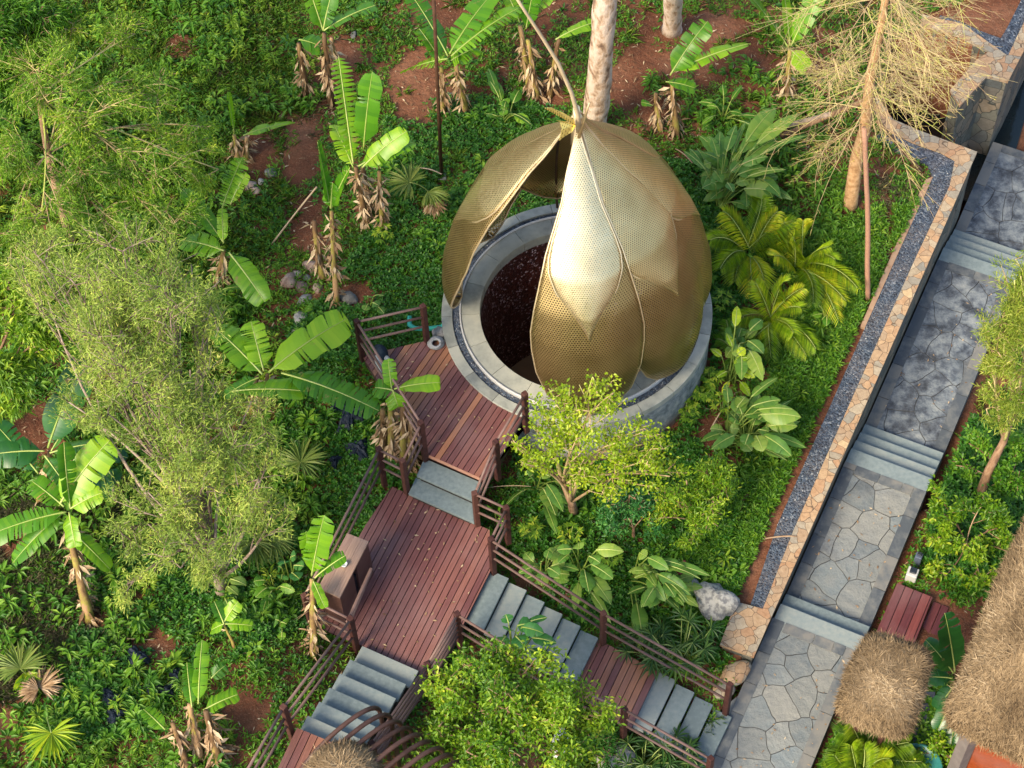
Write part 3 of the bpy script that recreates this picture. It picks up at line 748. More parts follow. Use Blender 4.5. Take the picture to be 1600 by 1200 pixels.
for k in range(4):
    c0 = P(681, 536, .03+.03*k); m_.tube([(c0[0]+(.12-.015*k)*math.cos(a), c0[1]+(.11-.01*k)*math.sin(a), c0[2]) for a in np.linspace(0, 6.28, 20)], .022, 6)
m_.build('coil', flatmat('grey_rope', [(0, (.18, .19, .2)), (1, (.35, .36, .36))], .9, 30), ro, True)
m_ = MB(); g0 = -.35
m_.tube([PV(640, 495, g0), PV(640, 508, g0), PV(648, 513, g0), PV(668, 514, g0), PV(690, 511, g0+.02), PV(698, 503, g0+.1), PV(700, 488, g0+.1)], .04, 8)
tag(m_.build('net_hose', flatmat('teal_net', [(0, (.02, .25, .2)), (1, (.05, .35, .28))], .7), origin=P(668, 510, g0)), 'teal green hose looping on the ground between railing and stone ring', 'hose')

# ---------------------------------------------------------------- bent rod arches and round thatch at the bottom
arch = thing('rod_pergola', 'brown bent-rod arches forming an open tunnel beside the lower left steps', 'pergola', PV(640, 1190, -.1))
axd = (PV(680, 1166, 2)-PV(582, 1102, 2)); ARM = flatmat('brown_steel_rod', [(0, (.045, .025, .02)), (1, (.09, .05, .04))], .4, 8)
dL = (PV(505, 1180, 2)-PV(592, 1112, 2)).normalized()
for k in range(9):
    o0 = PV(590+16.5*k, 1094+10.5*k, 1.75); wdt = 1.5
    pts = [Vector((o0.x, o0.y, -.3)), Vector((o0.x, o0.y, .6))]
    for th in np.linspace(0, math.pi, 22):
        q_ = o0+dL*(wdt/2)*(1-math.cos(th)); q_.z = 1.3+.62*math.sin(th)**.8-.15*(1-math.cos(th)); pts.append(q_)
    e_ = pts[-1]; pts.append(Vector((e_.x, e_.y, -.2)))
    m_ = MB(); m_.tube(pts, .034, 8); m_.build('arch_rod', ARM, arch, True)
THM = []
def m_thatch():
    m, nt, out = newmat('thatch_straw')
    c = ramp(nt, attr(nt), [(0, (.09, .06, .032)), (.4, (.20, .14, .075)), (.8, (.33, .24, .135)), (1, (.52, .40, .24))])
    princ(nt, out, c, .9, 0, .15); return m
TH = m_thatch(); THB = flatmat('thatch_base', [(0, (.10, .065, .035)), (1, (.24, .16, .09))], .95, 18, .5, bump=1, bdist=.05)
def strands(name, Pn, Nn, down, n, parent, L=(.08, .2), wd_=.012, lift=.25):
    D = unit(down+RN.normal(size=(len(Pn), 3))*.75); D = unit(D-Nn*np.sum(D*Nn, 1, keepdims=True)*.8+Nn*RN.uniform(0, lift, (len(Pn), 1)))
    q = fbm(Pn[:, 0]+Pn[:, 2], Pn[:, 1], .55, 21); leafmesh(name, Pn-D*.03, D, Nn, RN.uniform(*L, len(Pn)), wd_, TH, parent, .3, 0, rnd=np.clip(RN.random(len(Pn))*.6+(q-.3)*.9, 0, 1))
def thatch_slab(label, px, z, thick, slope=None, n=14000, name='thatched_roof', zs=None, extra=None):
    "px polygon of the top outline, zs the height of each corner"
    Pt = [PV(x, y, (zs[i] if zs else z)) for i, (x, y) in enumerate(px)]
    c = sum(Pt, Vector())/len(Pt)
    t = thing(name, label, 'thatched roof', c-Vector((0, 0, thick)))
    m_ = MB(); k = len(Pt); cc_ = c+Vector((0, 0, .12 if not zs else .05))
    mid = [(cc_+(p-cc_)*.8)+Vector((0, 0, .0)) for p in Pt]
    vs = [cc_]+mid+[p-Vector((0, 0, .1)) for p in Pt]+[p-Vector((0, 0, thick)) for p in Pt]
    fs = [[0, 1+i, 1+(i+1)%k] for i in range(k)]
    for L_ in range(2): fs += [[1+L_*k+i, 1+(L_+1)*k+i, 1+(L_+1)*k+(i+1)%k, 1+L_*k+(i+1)%k] for i in range(k)]
    fs.append([1+2*k+i for i in range(k)][::-1])
    m_.add(vs, fs, .4); m_.build('thatch_bed', THB, t)
    A = []; B_ = []; C_ = []
    for f in fs[:-1]:
        for i in range(1, len(f)-1): A.append(vs[f[0]]); B_.append(vs[f[i]]); C_.append(vs[f[i+1]])
    A, B_, C_ = (np.array([list(v) for v in q]) for q in (A, B_, C_))
    cr = np.cross(B_-A, C_-A); ar = np.linalg.norm(cr, axis=1); nn = unit(cr)
    out_ = ((A+B_+C_)/3-np.array(c-Vector((0, 0, .5)))); nn = nn*np.sign(np.sum(nn*out_, 1))[:, None]
    ix = RN.choice(len(A), n, p=ar/ar.sum()); u, v = RN.random(n), RN.random(n); f_ = u+v > 1; u[f_] = 1-u[f_]; v[f_] = 1-v[f_]
    Pn = A[ix]+(B_[ix]-A[ix])*u[:, None]+(C_[ix]-A[ix])*v[:, None]; Nn = nn[ix]
    dn = Pn-np.array(c); dn[:, 2] = -.4; dn = unit(dn)
    strands('straw', Pn+Nn*.01, Nn, dn, n, t)
    return t
cxy = PV(535, 1212, 1.75)
t = thing('thatched_hood', 'round straw-covered hood cut by the bottom edge beside the rod arches', 'thatched hood', cxy-Vector((0, 0, .7)))
m_ = MB(); pr2 = [(.001, 2.05), (.2, 2.01), (.38, 1.88), (.5, 1.67), (.54, 1.45), (.5, 1.15)]
lathe(m_, cxy, pr2, 40, .4); m_.build('thatch_bed', THB, t, True)
n = 9000; a = RN.uniform(0, 6.283, n); s = np.sqrt(RN.random(n))*.98; rr_ = s*.55; zz_ = np.interp(rr_, [.0, .2, .38, .5, .545], [2.05, 2.01, 1.88, 1.67, 1.4])
Nn = unit(np.stack([np.cos(a)*s, np.sin(a)*s, 1.2-s], 1)); Pn = np.stack([cxy.x+rr_*np.cos(a), cxy.y+rr_*np.sin(a), zz_], 1)
strands('straw', Pn, Nn, np.stack([np.cos(a), np.sin(a), -s], 1), n, t)

# ---------------------------------------------------------------- roofs on the right
t = thatch_slab('small square thatched roof beside the two path steps', [(1358,992),(1380,988),(1446,1012),(1453,1030),(1428,1118),(1416,1134),(1398,1136),(1326,1108),(1315,1090),(1330,1040)], .9, .32, n=16000)
for x, y in ((1372, 1020), (1420, 1035), (1358, 1062), (1402, 1075)):
    p = P(x, y, .6); m_ = MB(); m_.tube([(p[0], p[1], -2.1), (p[0], p[1], .7)], .05, 8); m_.build('post', POST, t)
zs = [1.2, 1.1, 1.0, .9, .8, .8, .8, 1.0, 2.4, 3.0]
t = thatch_slab('large thatched roof filling the right edge of the garden', [(1612,800),(1575,870),(1545,950),(1515,1030),(1487,1090),(1492,1115),(1540,1140),(1615,1175),(1800,1150),(1800,800)], 1.0, .45, n=42000, zs=zs)
m_ = MB(); p1, p2, p3, p4 = P(1520, 1130, .3), P(1620, 1172, .3), P(1800, 1150, .3), P(1600, 900, .3)
m_.prism([tuple(p[:2]) for p in (p1, p2, p3, p4)], -2.2, .5, .5)
m_.build('hut_wall', m_wood('orange_wall_wood', .5, [(0, (.22, .04, .01)), (1, (.36, .07, .015))], .4), t)
m_ = MB(); p = P(1515, 1150, .0); m_.box((p[0], p[1], -2.2), .18, .18, 2.4, .5); m_.build('hut_post', flatmat('grey_wood', [(0, (.15, .13, .12)), (1, (.24, .21, .19))]), t)

# right hand deck steps
W2 = [(0, (.12, .03, .03)), (.5, (.17, .045, .04)), (1, (.24, .06, .045))]
zz = ZB+.02
deck('wooden_deck', 'dark red timber platform stepping off the stone path by the small thatched roof', [(1402,911),(1457,933),(1428,1008),(1370,986)], zz, ((1402,911),(1370,986)), .14, group='timber decks', stops=W2)
deck('wooden_deck', 'lower dark red timber step next to the tall glossy leaves', [(1459,940),(1482,949),(1453,1024),(1425,1014)], zz-.15, ((1459,940),(1428,1014)), .16, group='timber decks', stops=W2, rr=(0, .4))
deck('wooden_deck', 'lowest dark red timber boards between tall glossy leaves and big thatched roof', [(1484,958),(1535,980),(1505,1070),(1440,1050)], zz-.3, ((1484,958),(1455,1030)), .15, group='timber decks', stops=W2, rr=(0, .6))
# slate stepping slabs
sm_ = flatmat('slate_slab', [(0, (.04, .05, .065)), (1, (.09, .1, .12))], .5, 12, .3)
for i, (x, y, w_, h_) in enumerate([(1449,1086,24,12),(1444,1104,25,13),(1443,1122,30,14),(1433,1146,15,24),(1450,1148,18,28)]):
    m_ = MB(); z = -1.85; m_.prism(W([(x-w_/2, y-h_/2), (x+w_/2, y-h_/2+1), (x+w_/2, y+h_/2), (x-w_/2, y+h_/2)], z), z-.3, z-.01*i)
    tag(m_.build('stepping_slab', sm_, origin=P(x, y, z)), ['mossy stepping slab half under the small thatched roof, farthest of its row', 'slate stepping slab second from the top of its row', 'widest slate stepping slab, third from the top of its row', 'narrow left slate slab at the bottom of its row', 'large right slate slab at the bottom of its row'][i], 'paving slab', 'slate stepping slabs by the small thatched roof')
# garden lights
for i, (x, y, c_, lab) in enumerate([(1435, 872, (.08, .1, .14), 'small dark garden light box half hidden in the shrub'), (1425, 898, (.45, .45, .42), 'white and black garden light box at the path edge by the red deck')]):
    z = -1.95; g_ = thing('garden_light', lab, 'lamp', P(x, y, z)); s_ = .11 if i == 0 else .17
    m_ = MB(); p = P(x, y, z); m_.box((p[0], p[1], z-.2), s_, s_, .3, -.45, None, .01); m_.build('light_body', flatmat('lamp_case', [(0, c_), (1, tuple(v*1.2 for v in c_))], .5), g_)
    m_ = MB(); m_.box((p[0]+.01, p[1]+.015, z+.101), s_*.62, s_*.62, .03, -.45, None, .008); m_.build('light_glass', flatmat('dark_glass', [(0, (.012, .018, .025)), (1, (.02, .025, .03))], .15, spec=.6), g_)
# ================================================================ vegetation
G_DARK = [(0, (.016, .07, .008)), (.4, (.034, .135, .012)), (.8, (.06, .20, .018)), (1, (.13, .28, .03))]
G_MID = [(0, (.03, .11, .010)), (.4, (.07, .20, .012)), (.8, (.14, .30, .02)), (1, (.25, .40, .035))]
G_LIME = [(0, (.12, .22, .010)), (.4, (.24, .36, .014)), (.8, (.38, .48, .025)), (1, (.55, .60, .06))]
LM_CLOVER = leafmat('clover_leaf', G_DARK, .45, .25)
LM_MID = leafmat('grass_leaf', G_MID, .45, .3)
LM_BLADE = leafmat('mixed_weed', [(0, (.04, .10, .012)), (.4, (.09, .19, .018)), (.75, (.17, .28, .03)), (.93, (.28, .32, .06)), (1, (.36, .28, .12))], .5, .3)
LM_DRY = leafmat('dry_grass', [(0, (.07, .085, .04)), (.5, (.14, .15, .08)), (1, (.28, .22, .15))], .7, .2)
LM_LIME = leafmat('lime_leaf', G_LIME, .4, .38)
LM_LIME2 = leafmat('lime_green_leaf', [(0, (.04, .12, .008)), (.35, (.11, .24, .012)), (.75, (.24, .38, .02)), (1, (.48, .54, .05))], .4, .35)
LM_OLIVE = leafmat('olive_needle', [(0, (.10, .18, .03)), (.4, (.24, .35, .06)), (.8, (.42, .52, .10)), (1, (.66, .64, .17))], .6, .3)
LM_FERN = leafmat('mimosa_leaflet', [(0, (.045, .13, .010)), (.4, (.13, .27, .018)), (.8, (.26, .41, .03)), (1, (.48, .56, .06))], .45, .35)
LM_TEAL = leafmat('dark_teal_leaf', [(0, (.025, .10, .025)), (.5, (.04, .17, .04)), (1, (.11, .30, .06))], .35, .25)
LM_YEL = leafmat('yellow_frond', [(0, (.10, .22, .012)), (.4, (.26, .42, .02)), (.8, (.50, .58, .03)), (1, (.85, .72, .08))], .4, .35)
LM_FAN = leafmat('fan_leaf', [(0, (.09, .16, .03)), (.5, (.18, .26, .05)), (1, (.36, .40, .11))], .45, .3)
LM_DEAD = flatmat('dry_leaf', [(0, (.14, .08, .04)), (.5, (.33, .22, .12)), (1, (.56, .44, .28))], .85, 12, .3)
BARK = flatmat('tan_bark', [(0, (.14, .08, .05)), (.5, (.28, .17, .10)), (1, (.42, .29, .18))], .85, 16, .4, bump=.8, bdist=.02, stretch=(1, 1, .4))
BARKG = flatmat('grey_bark', [(0, (.10, .07, .055)), (.5, (.22, .16, .12)), (1, (.36, .28, .22))], .85, 16, .4, bump=.8, bdist=.02)
TWIG = flatmat('yellow_twig', [(0, (.26, .18, .10)), (.35, (.40, .29, .15)), (.7, (.50, .40, .20)), (1, (.42, .46, .10))], .7, 10, .2)
STEMG = flatmat('banana_stem', [(0, (.12, .07, .035)), (.4, (.24, .15, .06)), (.7, (.28, .25, .05)), (1, (.36, .22, .11))], .55, 5, .8, stretch=(1, 1, .25))

# ---- ground cover -------------------------------------------------------
forbid = [W([(1125,1010),(1178,1032),(1527,240),(1440,205),(1372,150),(1355,158),(1378,205),(1412,240),(1450,256),(1450,285),(1390,398),(1300,595),(1200,812),(1150,930)], ZC),
          W([(1640,-40),(1440,22),(1438,38),(1485,140),(1500,165),(1575,127),(1640,40)], ZC),
          W([(1402,911),(1535,965),(1500,1070),(1370,990)], -2.1)]
SOILB = [(655,130,55,75),(1120,60,110,70),(965,130,50,50),(690,15,60,25),(405,215,28,45),(1115,655,40,45),(1130,560,22,60),(480,360,28,60),(20,1150,55,60),(390,1135,55,50),(1335,320,30,60),
         (250,1040,60,25),(1390,330,15,90),(1010,60,45,60),(470,250,30,60),(870,150,40,40),(530,90,40,60),(1160,770,0,0),(60,700,50,60),(30,880,60,50),(160,1000,40,25),(700,1130,0,0),(1200,150,60,60),(270,70,25,25),(590,720,0,0),(830,890,40,35),(1060,110,60,80),(1560,20,70,60),(560,480,50,30),(410,240,30,50),(440,190,30,30),(1540,560,60,60)]
def bare(px, py, x, y):
    b = np.zeros_like(px)
    for cx, cy, rx, ry in SOILB:
        if rx: b = np.maximum(b, np.exp(-((px-cx)/(rx*(.72 if cy > 650 else .9)))**2-((py-cy)/(ry*(.72 if cy > 650 else .9)))**2))
    return b
def area(n, px_poly, zz):
    q = np.array(W(px_poly, zz)); x = RN.uniform(q[:, 0].min(), q[:, 0].max(), n); y = RN.uniform(q[:, 1].min(), q[:, 1].max(), n)
    k = inpoly(x, y, q); return x[k], y[k]
def ground_pts(n, px_poly, zz=-.8, thr=.0, seed=0, sc_=.8, barew=1.0, onpath=False):
    x, y = area(n, px_poly, zz)
    px, py = proj(np.stack([x, y, np.full_like(x, zz)], 1))
    nz = fbm(x, y, sc_, seed); b = bare(px, py, x, y)*barew
    k = (nz-b*.56 > thr-.1+.2*RN.random(len(x)))
    s, a = side(x, y), along(x, y)
    k &= ~((s > -.1) & (s < PW+.1)) & (np.hypot(x-RC[0], y-RC[1]) > RO+.03)
    for f in forbid: k &= ~inpoly(x, y, f)
    k &= ~inpoly(x, y, pit)
    x, y = x[k], y[k]; return x, y, gz(x, y)
FULL = [(-120,-150),(1750,-150),(1750,1330),(-120,1330)]
def rosettes(name, x, y, z, k, L, Wd, mat, tilt=(.15, .8), h=(.02, .10), droop=.1, fold=.2, parent=None):
    n = len(x)
    c = np.stack([x, y, z+RN.uniform(*h, n)], 1)
    C = np.repeat(c, k, 0); C += RN.normal(size=C.shape)*np.array([.012, .012, .008])
    a = np.tile(np.arange(k)*6.283/k, n)+np.repeat(RN.uniform(0, 6.28, n), k)+RN.normal(size=n*k)*.35
    e = RN.uniform(*tilt, n*k)
    D = np.stack([np.cos(a)*np.cos(e), np.sin(a)*np.cos(e), np.sin(e)], 1)
    U = np.tile([[0, 0, 1.0]], (n*k, 1))+RN.normal(size=(n*k, 3))*.25
    rnd = np.clip(np.repeat(RN.random(n), k)*.6+RN.random(n*k)*.4, 0, 1)
    return leafmesh(name, C, D, U, RN.uniform(*L, n*k), RN.uniform(*Wd, n*k), mat, parent, fold, droop, rnd)
def stuff(o, label): return tag(o, label, 'ground cover', kind='stuff')
# dark clover-like cover around the dome and left of the decks
CLOV = [(600,170),(700,150),(880,170),(900,240),(1180,240),(1230,420),(1130,520),(1120,640),(1150,760),(1180,960),(1130,1010),(900,960),(820,900),(760,760),(830,660),(690,540),(600,640),(640,780),(520,900),(490,1000),(420,1040),(200,1200),(80,1200),(160,900),(330,880),(430,760),(440,560),(540,440),(600,330)]
x, y, z = ground_pts(60000, CLOV, -.8, .35, 1, .7)
stuff(rosettes('ground_cover', x, y, z, 6, (.035, .07), (.028, .045), LM_CLOVER, h=(.03, .13)), 'dark green clover-like ground cover spreading round the dome and along the left of the decks')
# bright narrow-leaf cover on the slope left of the gravel strip
STR = [(1200,420),(1330,330),(1450,300),(1405,400),(1310,600),(1215,818),(1150,940),(1080,960),(1050,860),(1130,760),(1210,680),(1200,560),(1260,470)]
x, y, z = ground_pts(23000, STR, -1.2, .12, 2, .8, .8)
stuff(rosettes('ground_cover', x, y, z, 7, (.07, .13), (.018, .032), LM_MID, tilt=(.2, 1.1), h=(.02, .12), droop=.2), 'bright green narrow-leaved ground cover on the slope beside the blue gravel strip')
# mixed weeds everywhere
x, y, z = ground_pts(105000, FULL, -.7, .31, 3, .8)
stuff(rosettes('weeds', x, y, z, 5, (.05, .12), (.014, .032), LM_MID, tilt=(.2, 1.1), h=(.0, .08), droop=.15), 'mixed green weeds covering the red soil of the garden')
x, y, z = ground_pts(26000, FULL, -.7, .50, 9, 1.0)
stuff(rosettes('weeds', x, y, z, 5, (.05, .09), (.03, .05), LM_CLOVER, h=(.0, .1)), 'scattered broad-leaved dark weeds on the red soil')
# fine grass
def grass(name, poly, n, thr, seed, mat, L=(.12, .3), lab='', bw=.8, zz=-.7):
    x, y, z = ground_pts(n, poly, zz, thr, seed, .6, bw)
    k = 7; C = np.repeat(np.stack([x, y, z], 1), k, 0)+RN.normal(size=(len(x)*k, 3))*np.array([.05, .05, 0])
    a = RN.uniform(0, 6.28, len(C)); e = RN.uniform(.1, 1.2, len(C)); D = np.stack([np.cos(a)*np.cos(e), np.sin(a)*np.cos(e), np.sin(e)], 1)
    stuff(leafmesh(name, C, D, np.tile([[0, 0, 1.0]], (len(C), 1)), RN.uniform(*L, len(C)), .009, mat, fold=.1, droop=.25), lab)
grass('grass', [(-120,-150),(480,-150),(480,330),(300,520),(-120,520)], 16000, .40, 5, LM_BLADE, lab='tufts of fine green grass in the upper left')
grass('grass', [(-120,780),(200,780),(200,1060),(-120,1200)], 8000, .3, 6, LM_DRY, lab='dry grey-brown grass patch at the left below the banana plants')
grass('grass', [(1370,280),(1460,280),(1440,400),(1360,520)], 1800, .3, 7, LM_DRY, L=(.1, .22), lab='pale fine grass beside the gravel near the top right', zz=-1.3)
grass('grass', [(-120,-150),(1500,-150),(1380,160),(900,210),(450,250),(300,500),(-120,500)], 9000, .55, 8, LM_DRY, lab='thin dry grass scattered over the red soil at the top')
grass('grass', [(860,1080),(1180,1130),(1160,1300),(860,1300)], 3000, .2, 9, LM_BLADE, lab='rough grass below the lower right stair', zz=-1.6)
def tufts(n, poly, thr, seed, mat, L, wd_, k, lab, zz=-.7):
    x, y, z = ground_pts(n, poly, zz, thr, seed, .9, .3); m = len(x)
    C = np.repeat(np.stack([x, y, z], 1), k, 0)+RN.normal(size=(m*k, 3))*np.array([.03, .03, 0]); a = RN.uniform(0, 6.28, m*k); e = RN.uniform(.3, 1.3, m*k)
    D = np.stack([np.cos(a)*np.cos(e), np.sin(a)*np.cos(e), np.sin(e)], 1); s_ = np.repeat(RN.uniform(.6, 1.2, m), k)
    stuff(leafmesh('weeds', C, D, np.tile([[0, 0, 1.0]], (m*k, 1)), RN.uniform(*L, m*k)*s_, wd_, mat, fold=.2, droop=.35, rnd=np.clip(np.repeat(RN.random(m), k)*.7+RN.random(m*k)*.3, 0, 1)), lab)
tufts(2600, FULL, .45, 31, LM_BLADE, (.15, .32), .018, 14, 'taller grassy weed tufts standing out of the low cover')
tufts(1500, FULL, .5, 33, LM_MID, (.1, .2), .05, 9, 'broader leaved weed tufts standing out of the low cover')
tufts(900, CLOV, .4, 35, LM_TEAL, (.1, .18), .045, 9, 'blue-green broad weed tufts in the clover-like cover')
def tall_weeds(n, poly, thr, seed, mat, L, wd_, H, k, lab, zz=-.6, bw=.7):
    x, y, z = ground_pts(n, poly, zz, thr, seed, .75, bw); m = len(x); h = RN.uniform(.25, 1, m)*H
    zz_ = np.repeat(z, k)+np.repeat(h, k)*RN.uniform(.25, 1, m*k); a = RN.uniform(0, 6.28, m*k); e = RN.uniform(-.2, .7, m*k); q = np.repeat(RN.uniform(.7, 1.3, m), k)
    C = np.stack([np.repeat(x, k)+np.cos(a)*.03, np.repeat(y, k)+np.sin(a)*.03, zz_], 1); D = np.stack([np.cos(a)*np.cos(e), np.sin(a)*np.cos(e), np.sin(e)], 1)
    stuff(leafmesh('undergrowth', C, D, np.tile([[0, 0, 1.0]], (m*k, 1)), RN.uniform(*L, m*k)*q, wd_*q, mat, fold=.2, droop=.3, rnd=np.clip(np.repeat(RN.random(m), k)*.7+RN.random(m*k)*.3, 0, 1)), lab)
LEFT = [(-120,-150),(480,-150),(520,120),(340,420),(460,560),(540,700),(450,1000),(380,1250),(-120,1330)]
tall_weeds(2600, LEFT, .47, 41, LM_MID, (.10, .20), .05, .45, 16, 'taller leafy undergrowth on the left side of the garden')
tall_weeds(1500, LEFT, .5, 43, LM_FERN, (.08, .16), .022, .5, 24, 'light feathery undergrowth on the left side of the garden')
tall_weeds(1300, CLOV, .5, 45, LM_MID, (.08, .15), .05, .3, 12, 'taller leafy weeds among the clover-like cover')
tall_weeds(900, STR, .47, 47, LM_FERN, (.08, .16), .03, .3, 16, 'taller light green weeds on the slope beside the gravel strip', -1.2)
tall_weeds(700, [(950,100),(1260,100),(1330,330),(1200,420),(1130,240)], .35, 49, LM_MID, (.10, .18), .04, .35, 14, 'leafy undergrowth between the dome top and the bare tree', -1.0, .5)
# right garden beds
RB = [(1520,640),(1760,560),(1760,1000),(1560,960),(1480,930),(1440,900),(1450,820)]
x, y, z = ground_pts(9000, RB, -2.4, .2, 12, .7, 0)
stuff(rosettes('ground_cover', x, y, z, 6, (.06, .12), (.03, .05), LM_CLOVER, h=(.02, .25)), 'dark green leafy bed between the stone path and the big thatched roof')
x, y, z = ground_pts(5200, [(1275,1180),(1350,1090),(1560,1050),(1640,1200),(1640,1330),(1270,1330)], -1.9, .25, 13, .7, 0)
stuff(rosettes('ground_cover', x, y, z, 5, (.06, .11), (.03, .05), LM_MID, h=(.02, .2)), 'leafy green bed below the small thatched roof')
# fallen dry leaves, straw
x, y, z = ground_pts(14000, FULL, -.7, .25, 4, .7, -1.0)
n = len(x); a = RN.uniform(0, 6.28, n); D = np.stack([np.cos(a), np.sin(a), RN.normal(size=n)*.15], 1)
tag(leafmesh('fallen_leaves', np.stack([x, y, z+.03], 1), D, rdir(n, 2.5), RN.uniform(.03, .14, n), RN.uniform(.008, .03, n), LM_DEAD), 'small dry leaves and straw littering the red soil', 'leaf litter', kind='stuff')
x, y = area(500, [(1230,900),(1500,300),(1600,300),(1340,1100),(1180,1150)], -2); n = len(x)

# ---- banana and big-leaf plants ----------------------------------------
LM_BAN = leafmat('banana_leaf', [(0, (.03, .13, .012)), (.35, (.08, .24, .012)), (.7, (.19, .39, .015)), (1, (.34, .52, .03))], .35, .35, .4)
LM_BAND = leafmat('dark_banana_leaf', [(0, (.012, .07, .02)), (.5, (.025, .12, .025)), (1, (.07, .20, .03))], .3, .25, .45)
RIBM = leafmat('leaf_midrib', [(0, (.24, .34, .07)), (1, (.42, .50, .16))], .45, .1)
def bez(A, B, C_, n): return [A*(1-t)**2+B*2*t*(1-t)+C_*t*t for t in np.linspace(0, 1, n)]
def blade(A, T, wd_, arch=.25, tear=.3, roll=0.0, seed=0, petiole=.15, shape='banana', n=22, vfold=.25):
    "returns blade MB and midrib MB"
    rg = random.Random(seed); A = Vector(A); T = Vector(T); L = (T-A).length
    B = (A+T)/2+Vector((0, 0, arch*L)); pts = bez(A, B, T, n+1)
    m_ = MB(); vs = []; r = rg.random()
    sides = []
    for i, p in enumerate(pts):
        t = i/n
        tg = (pts[min(i+1, n)]-pts[max(0, i-1)]).normalized()
        s_ = tg.cross(Vector((0, 0, 1))); 
        if s_.length < .05: s_ = Vector((1, 0, 0))
        s_.normalize(); s_ = Matrix.Rotation(roll+.25*math.sin(t*3+seed), 3, tg)@s_; nn_ = s_.cross(tg)
        u = max(0, (t-petiole)/(1-petiole))
        if shape == 'banana': wv = wd_/2*(min(1, (u*6))**.6)*(1-max(0, (u-.72)/.28)**2.2)**.5 if u > 0 else 0
        else: wv = wd_/2*(math.sin(math.pi*u**.75)**.8 if u > 0 else 0)
        wv *= 1+.05*math.sin(t*23+seed)
        sides.append((p, tg, s_, nn_, max(wv, 0), t))
    for sg in (-1, 1):
        shift = 0
        ck = 0
        for i in range(n):
            p, tg, s_, nn_, wv, t = sides[i]; p2, tg2, s2, nn2, wv2, t2 = sides[i+1]
            if wv <= .003 and wv2 <= .003: continue
            torn = rg.random() < tear+(.12 if shape == 'banana' else 0)
            e1 = p+s_*sg*wv*math.cos(vfold)+nn_*wv*(math.sin(vfold)-.25*ck)+tg*wv*.25+Vector((0, 0, -wv*.28))
            if torn:
                g = .45; ck = rg.uniform(-.3, .5)
                e2 = p2+s2*sg*wv2*.97+nn2*wv2*(math.sin(vfold)-.25*ck)+tg*(wv2*.25-L/n*g)+Vector((0, 0, -wv2*(.28+rg.random()*.25)))
            else: e2 = p2+s2*sg*wv2*math.cos(vfold)+nn2*wv2*(math.sin(vfold)-.25*ck)+tg2*wv2*.25+Vector((0, 0, -wv2*.28))
            m1 = (p+e1)/2+nn_*wv*.10; m2 = (p2+e2)/2+nn2*wv2*.10
            q = [p, p2, m2, m1, e1, e2]
            b = [[0, 1, 2, 3], [3, 2, 5, 4]]
            m_.add(q, b if sg > 0 else [f[::-1] for f in b], min(1, max(0, r*.7+.15+rg.uniform(-.12, .12))))
    rb = MB(); rb.tube([p+Vector((0, 0, .004)) for p in pts], [.018*(1-.75*i/n)*min(1.4, .5+wd_) for i in range(n+1)], 5)
    return m_, rb
def pt(px, py, z): return PV(px, py, z)
def banana(label, stems, leaves, group='banana plants around the dome', name='banana_plant', cat='banana plant', mat=None, dead=6, thick=.062, skirt=True):
    thick_ = thick
    """stems: (base px, base py, top px, top py, height); leaves: (ax, ay, tx, ty, width, height at crown, tip dz, tear, roll)"""
    b0 = gp(stems[0][0], stems[0][1]); t = thing(name, label, cat, b0, group); mat = mat or LM_BAN
    g0 = b0.z
    for (bx, by, tx, ty, h) in stems:
        b = gp(bx, by); top = pt(tx, ty, b.z+h); m_ = MB(); thick = thick_*random.uniform(.8, 1.05)
        ps = [b.lerp(top, k/6)+Vector((random.uniform(-.01, .01), random.uniform(-.01, .01), 0)) for k in range(7)]; ps[0].z -= .1
        m_.tube(ps, [thick*(1.15-.55*k/6) for k in range(7)], 9); m_.build('stem', STEMG, t, True)
        if skirt:
            # dry sheath pieces clinging round the stem
            n = int(42*h+14); s = RN.random(n)*.95; a = RN.uniform(0, 6.28, n)
            cc_ = np.array(b)+(np.array(top)-np.array(b))*s[:, None]; rr_ = thick*(1.1-.5*s)
            C = cc_+np.stack([np.cos(a)*rr_, np.sin(a)*rr_, np.zeros(n)], 1)
            D = np.stack([np.cos(a)*.45, np.sin(a)*.45, -np.ones(n)*RN.uniform(.3, 1.2, n)], 1)+RN.normal(size=(n, 3))*.2
            leafmesh('dry_sheath', C, D, np.stack([np.cos(a), np.sin(a), np.zeros(n)], 1), RN.uniform(.1, .3, n), RN.uniform(.03, .07, n), LM_DEAD, t, .2, .05)
    for i, lf in enumerate(leaves):
        ax, ay, tx, ty, wd_, h, dz, tear, roll = (list(lf)+[0]*9)[:9]
        bm, rb = blade(pt(ax, ay, g0+h), pt(tx, ty, g0+h+dz), wd_, .12, tear, roll, seed=int(ax*7+ty*3+i), petiole=.08)
        o_ = bm.build('leaf', mat, t, True); rb.build('midrib', RIBM, o_, True)
    if dead:
        n = dead; m_ = MB()
        for k in range(n):
            a = random.uniform(0, 6.28); L = random.uniform(.25, .6); s0 = pt(stems[0][2], stems[0][3], g0+stems[0][4]*random.uniform(.3, .9)).lerp(Vector(b0), random.uniform(.1, .9))
            e = s0+Vector((math.cos(a)*L*.6, math.sin(a)*L*.6, -L*.6)); e.z = max(e.z, g0+.02)
            bm, rb = blade(s0, e, random.uniform(.05, .11), .1, .3, random.uniform(-1, 1), k, 0, 'x', 8, 1.0)
            m_.add(bm.V, bm.F, random.random())
        m_.build('dead_leaves', LM_DEAD, t)
    return t
T_, F_ = .75, .1
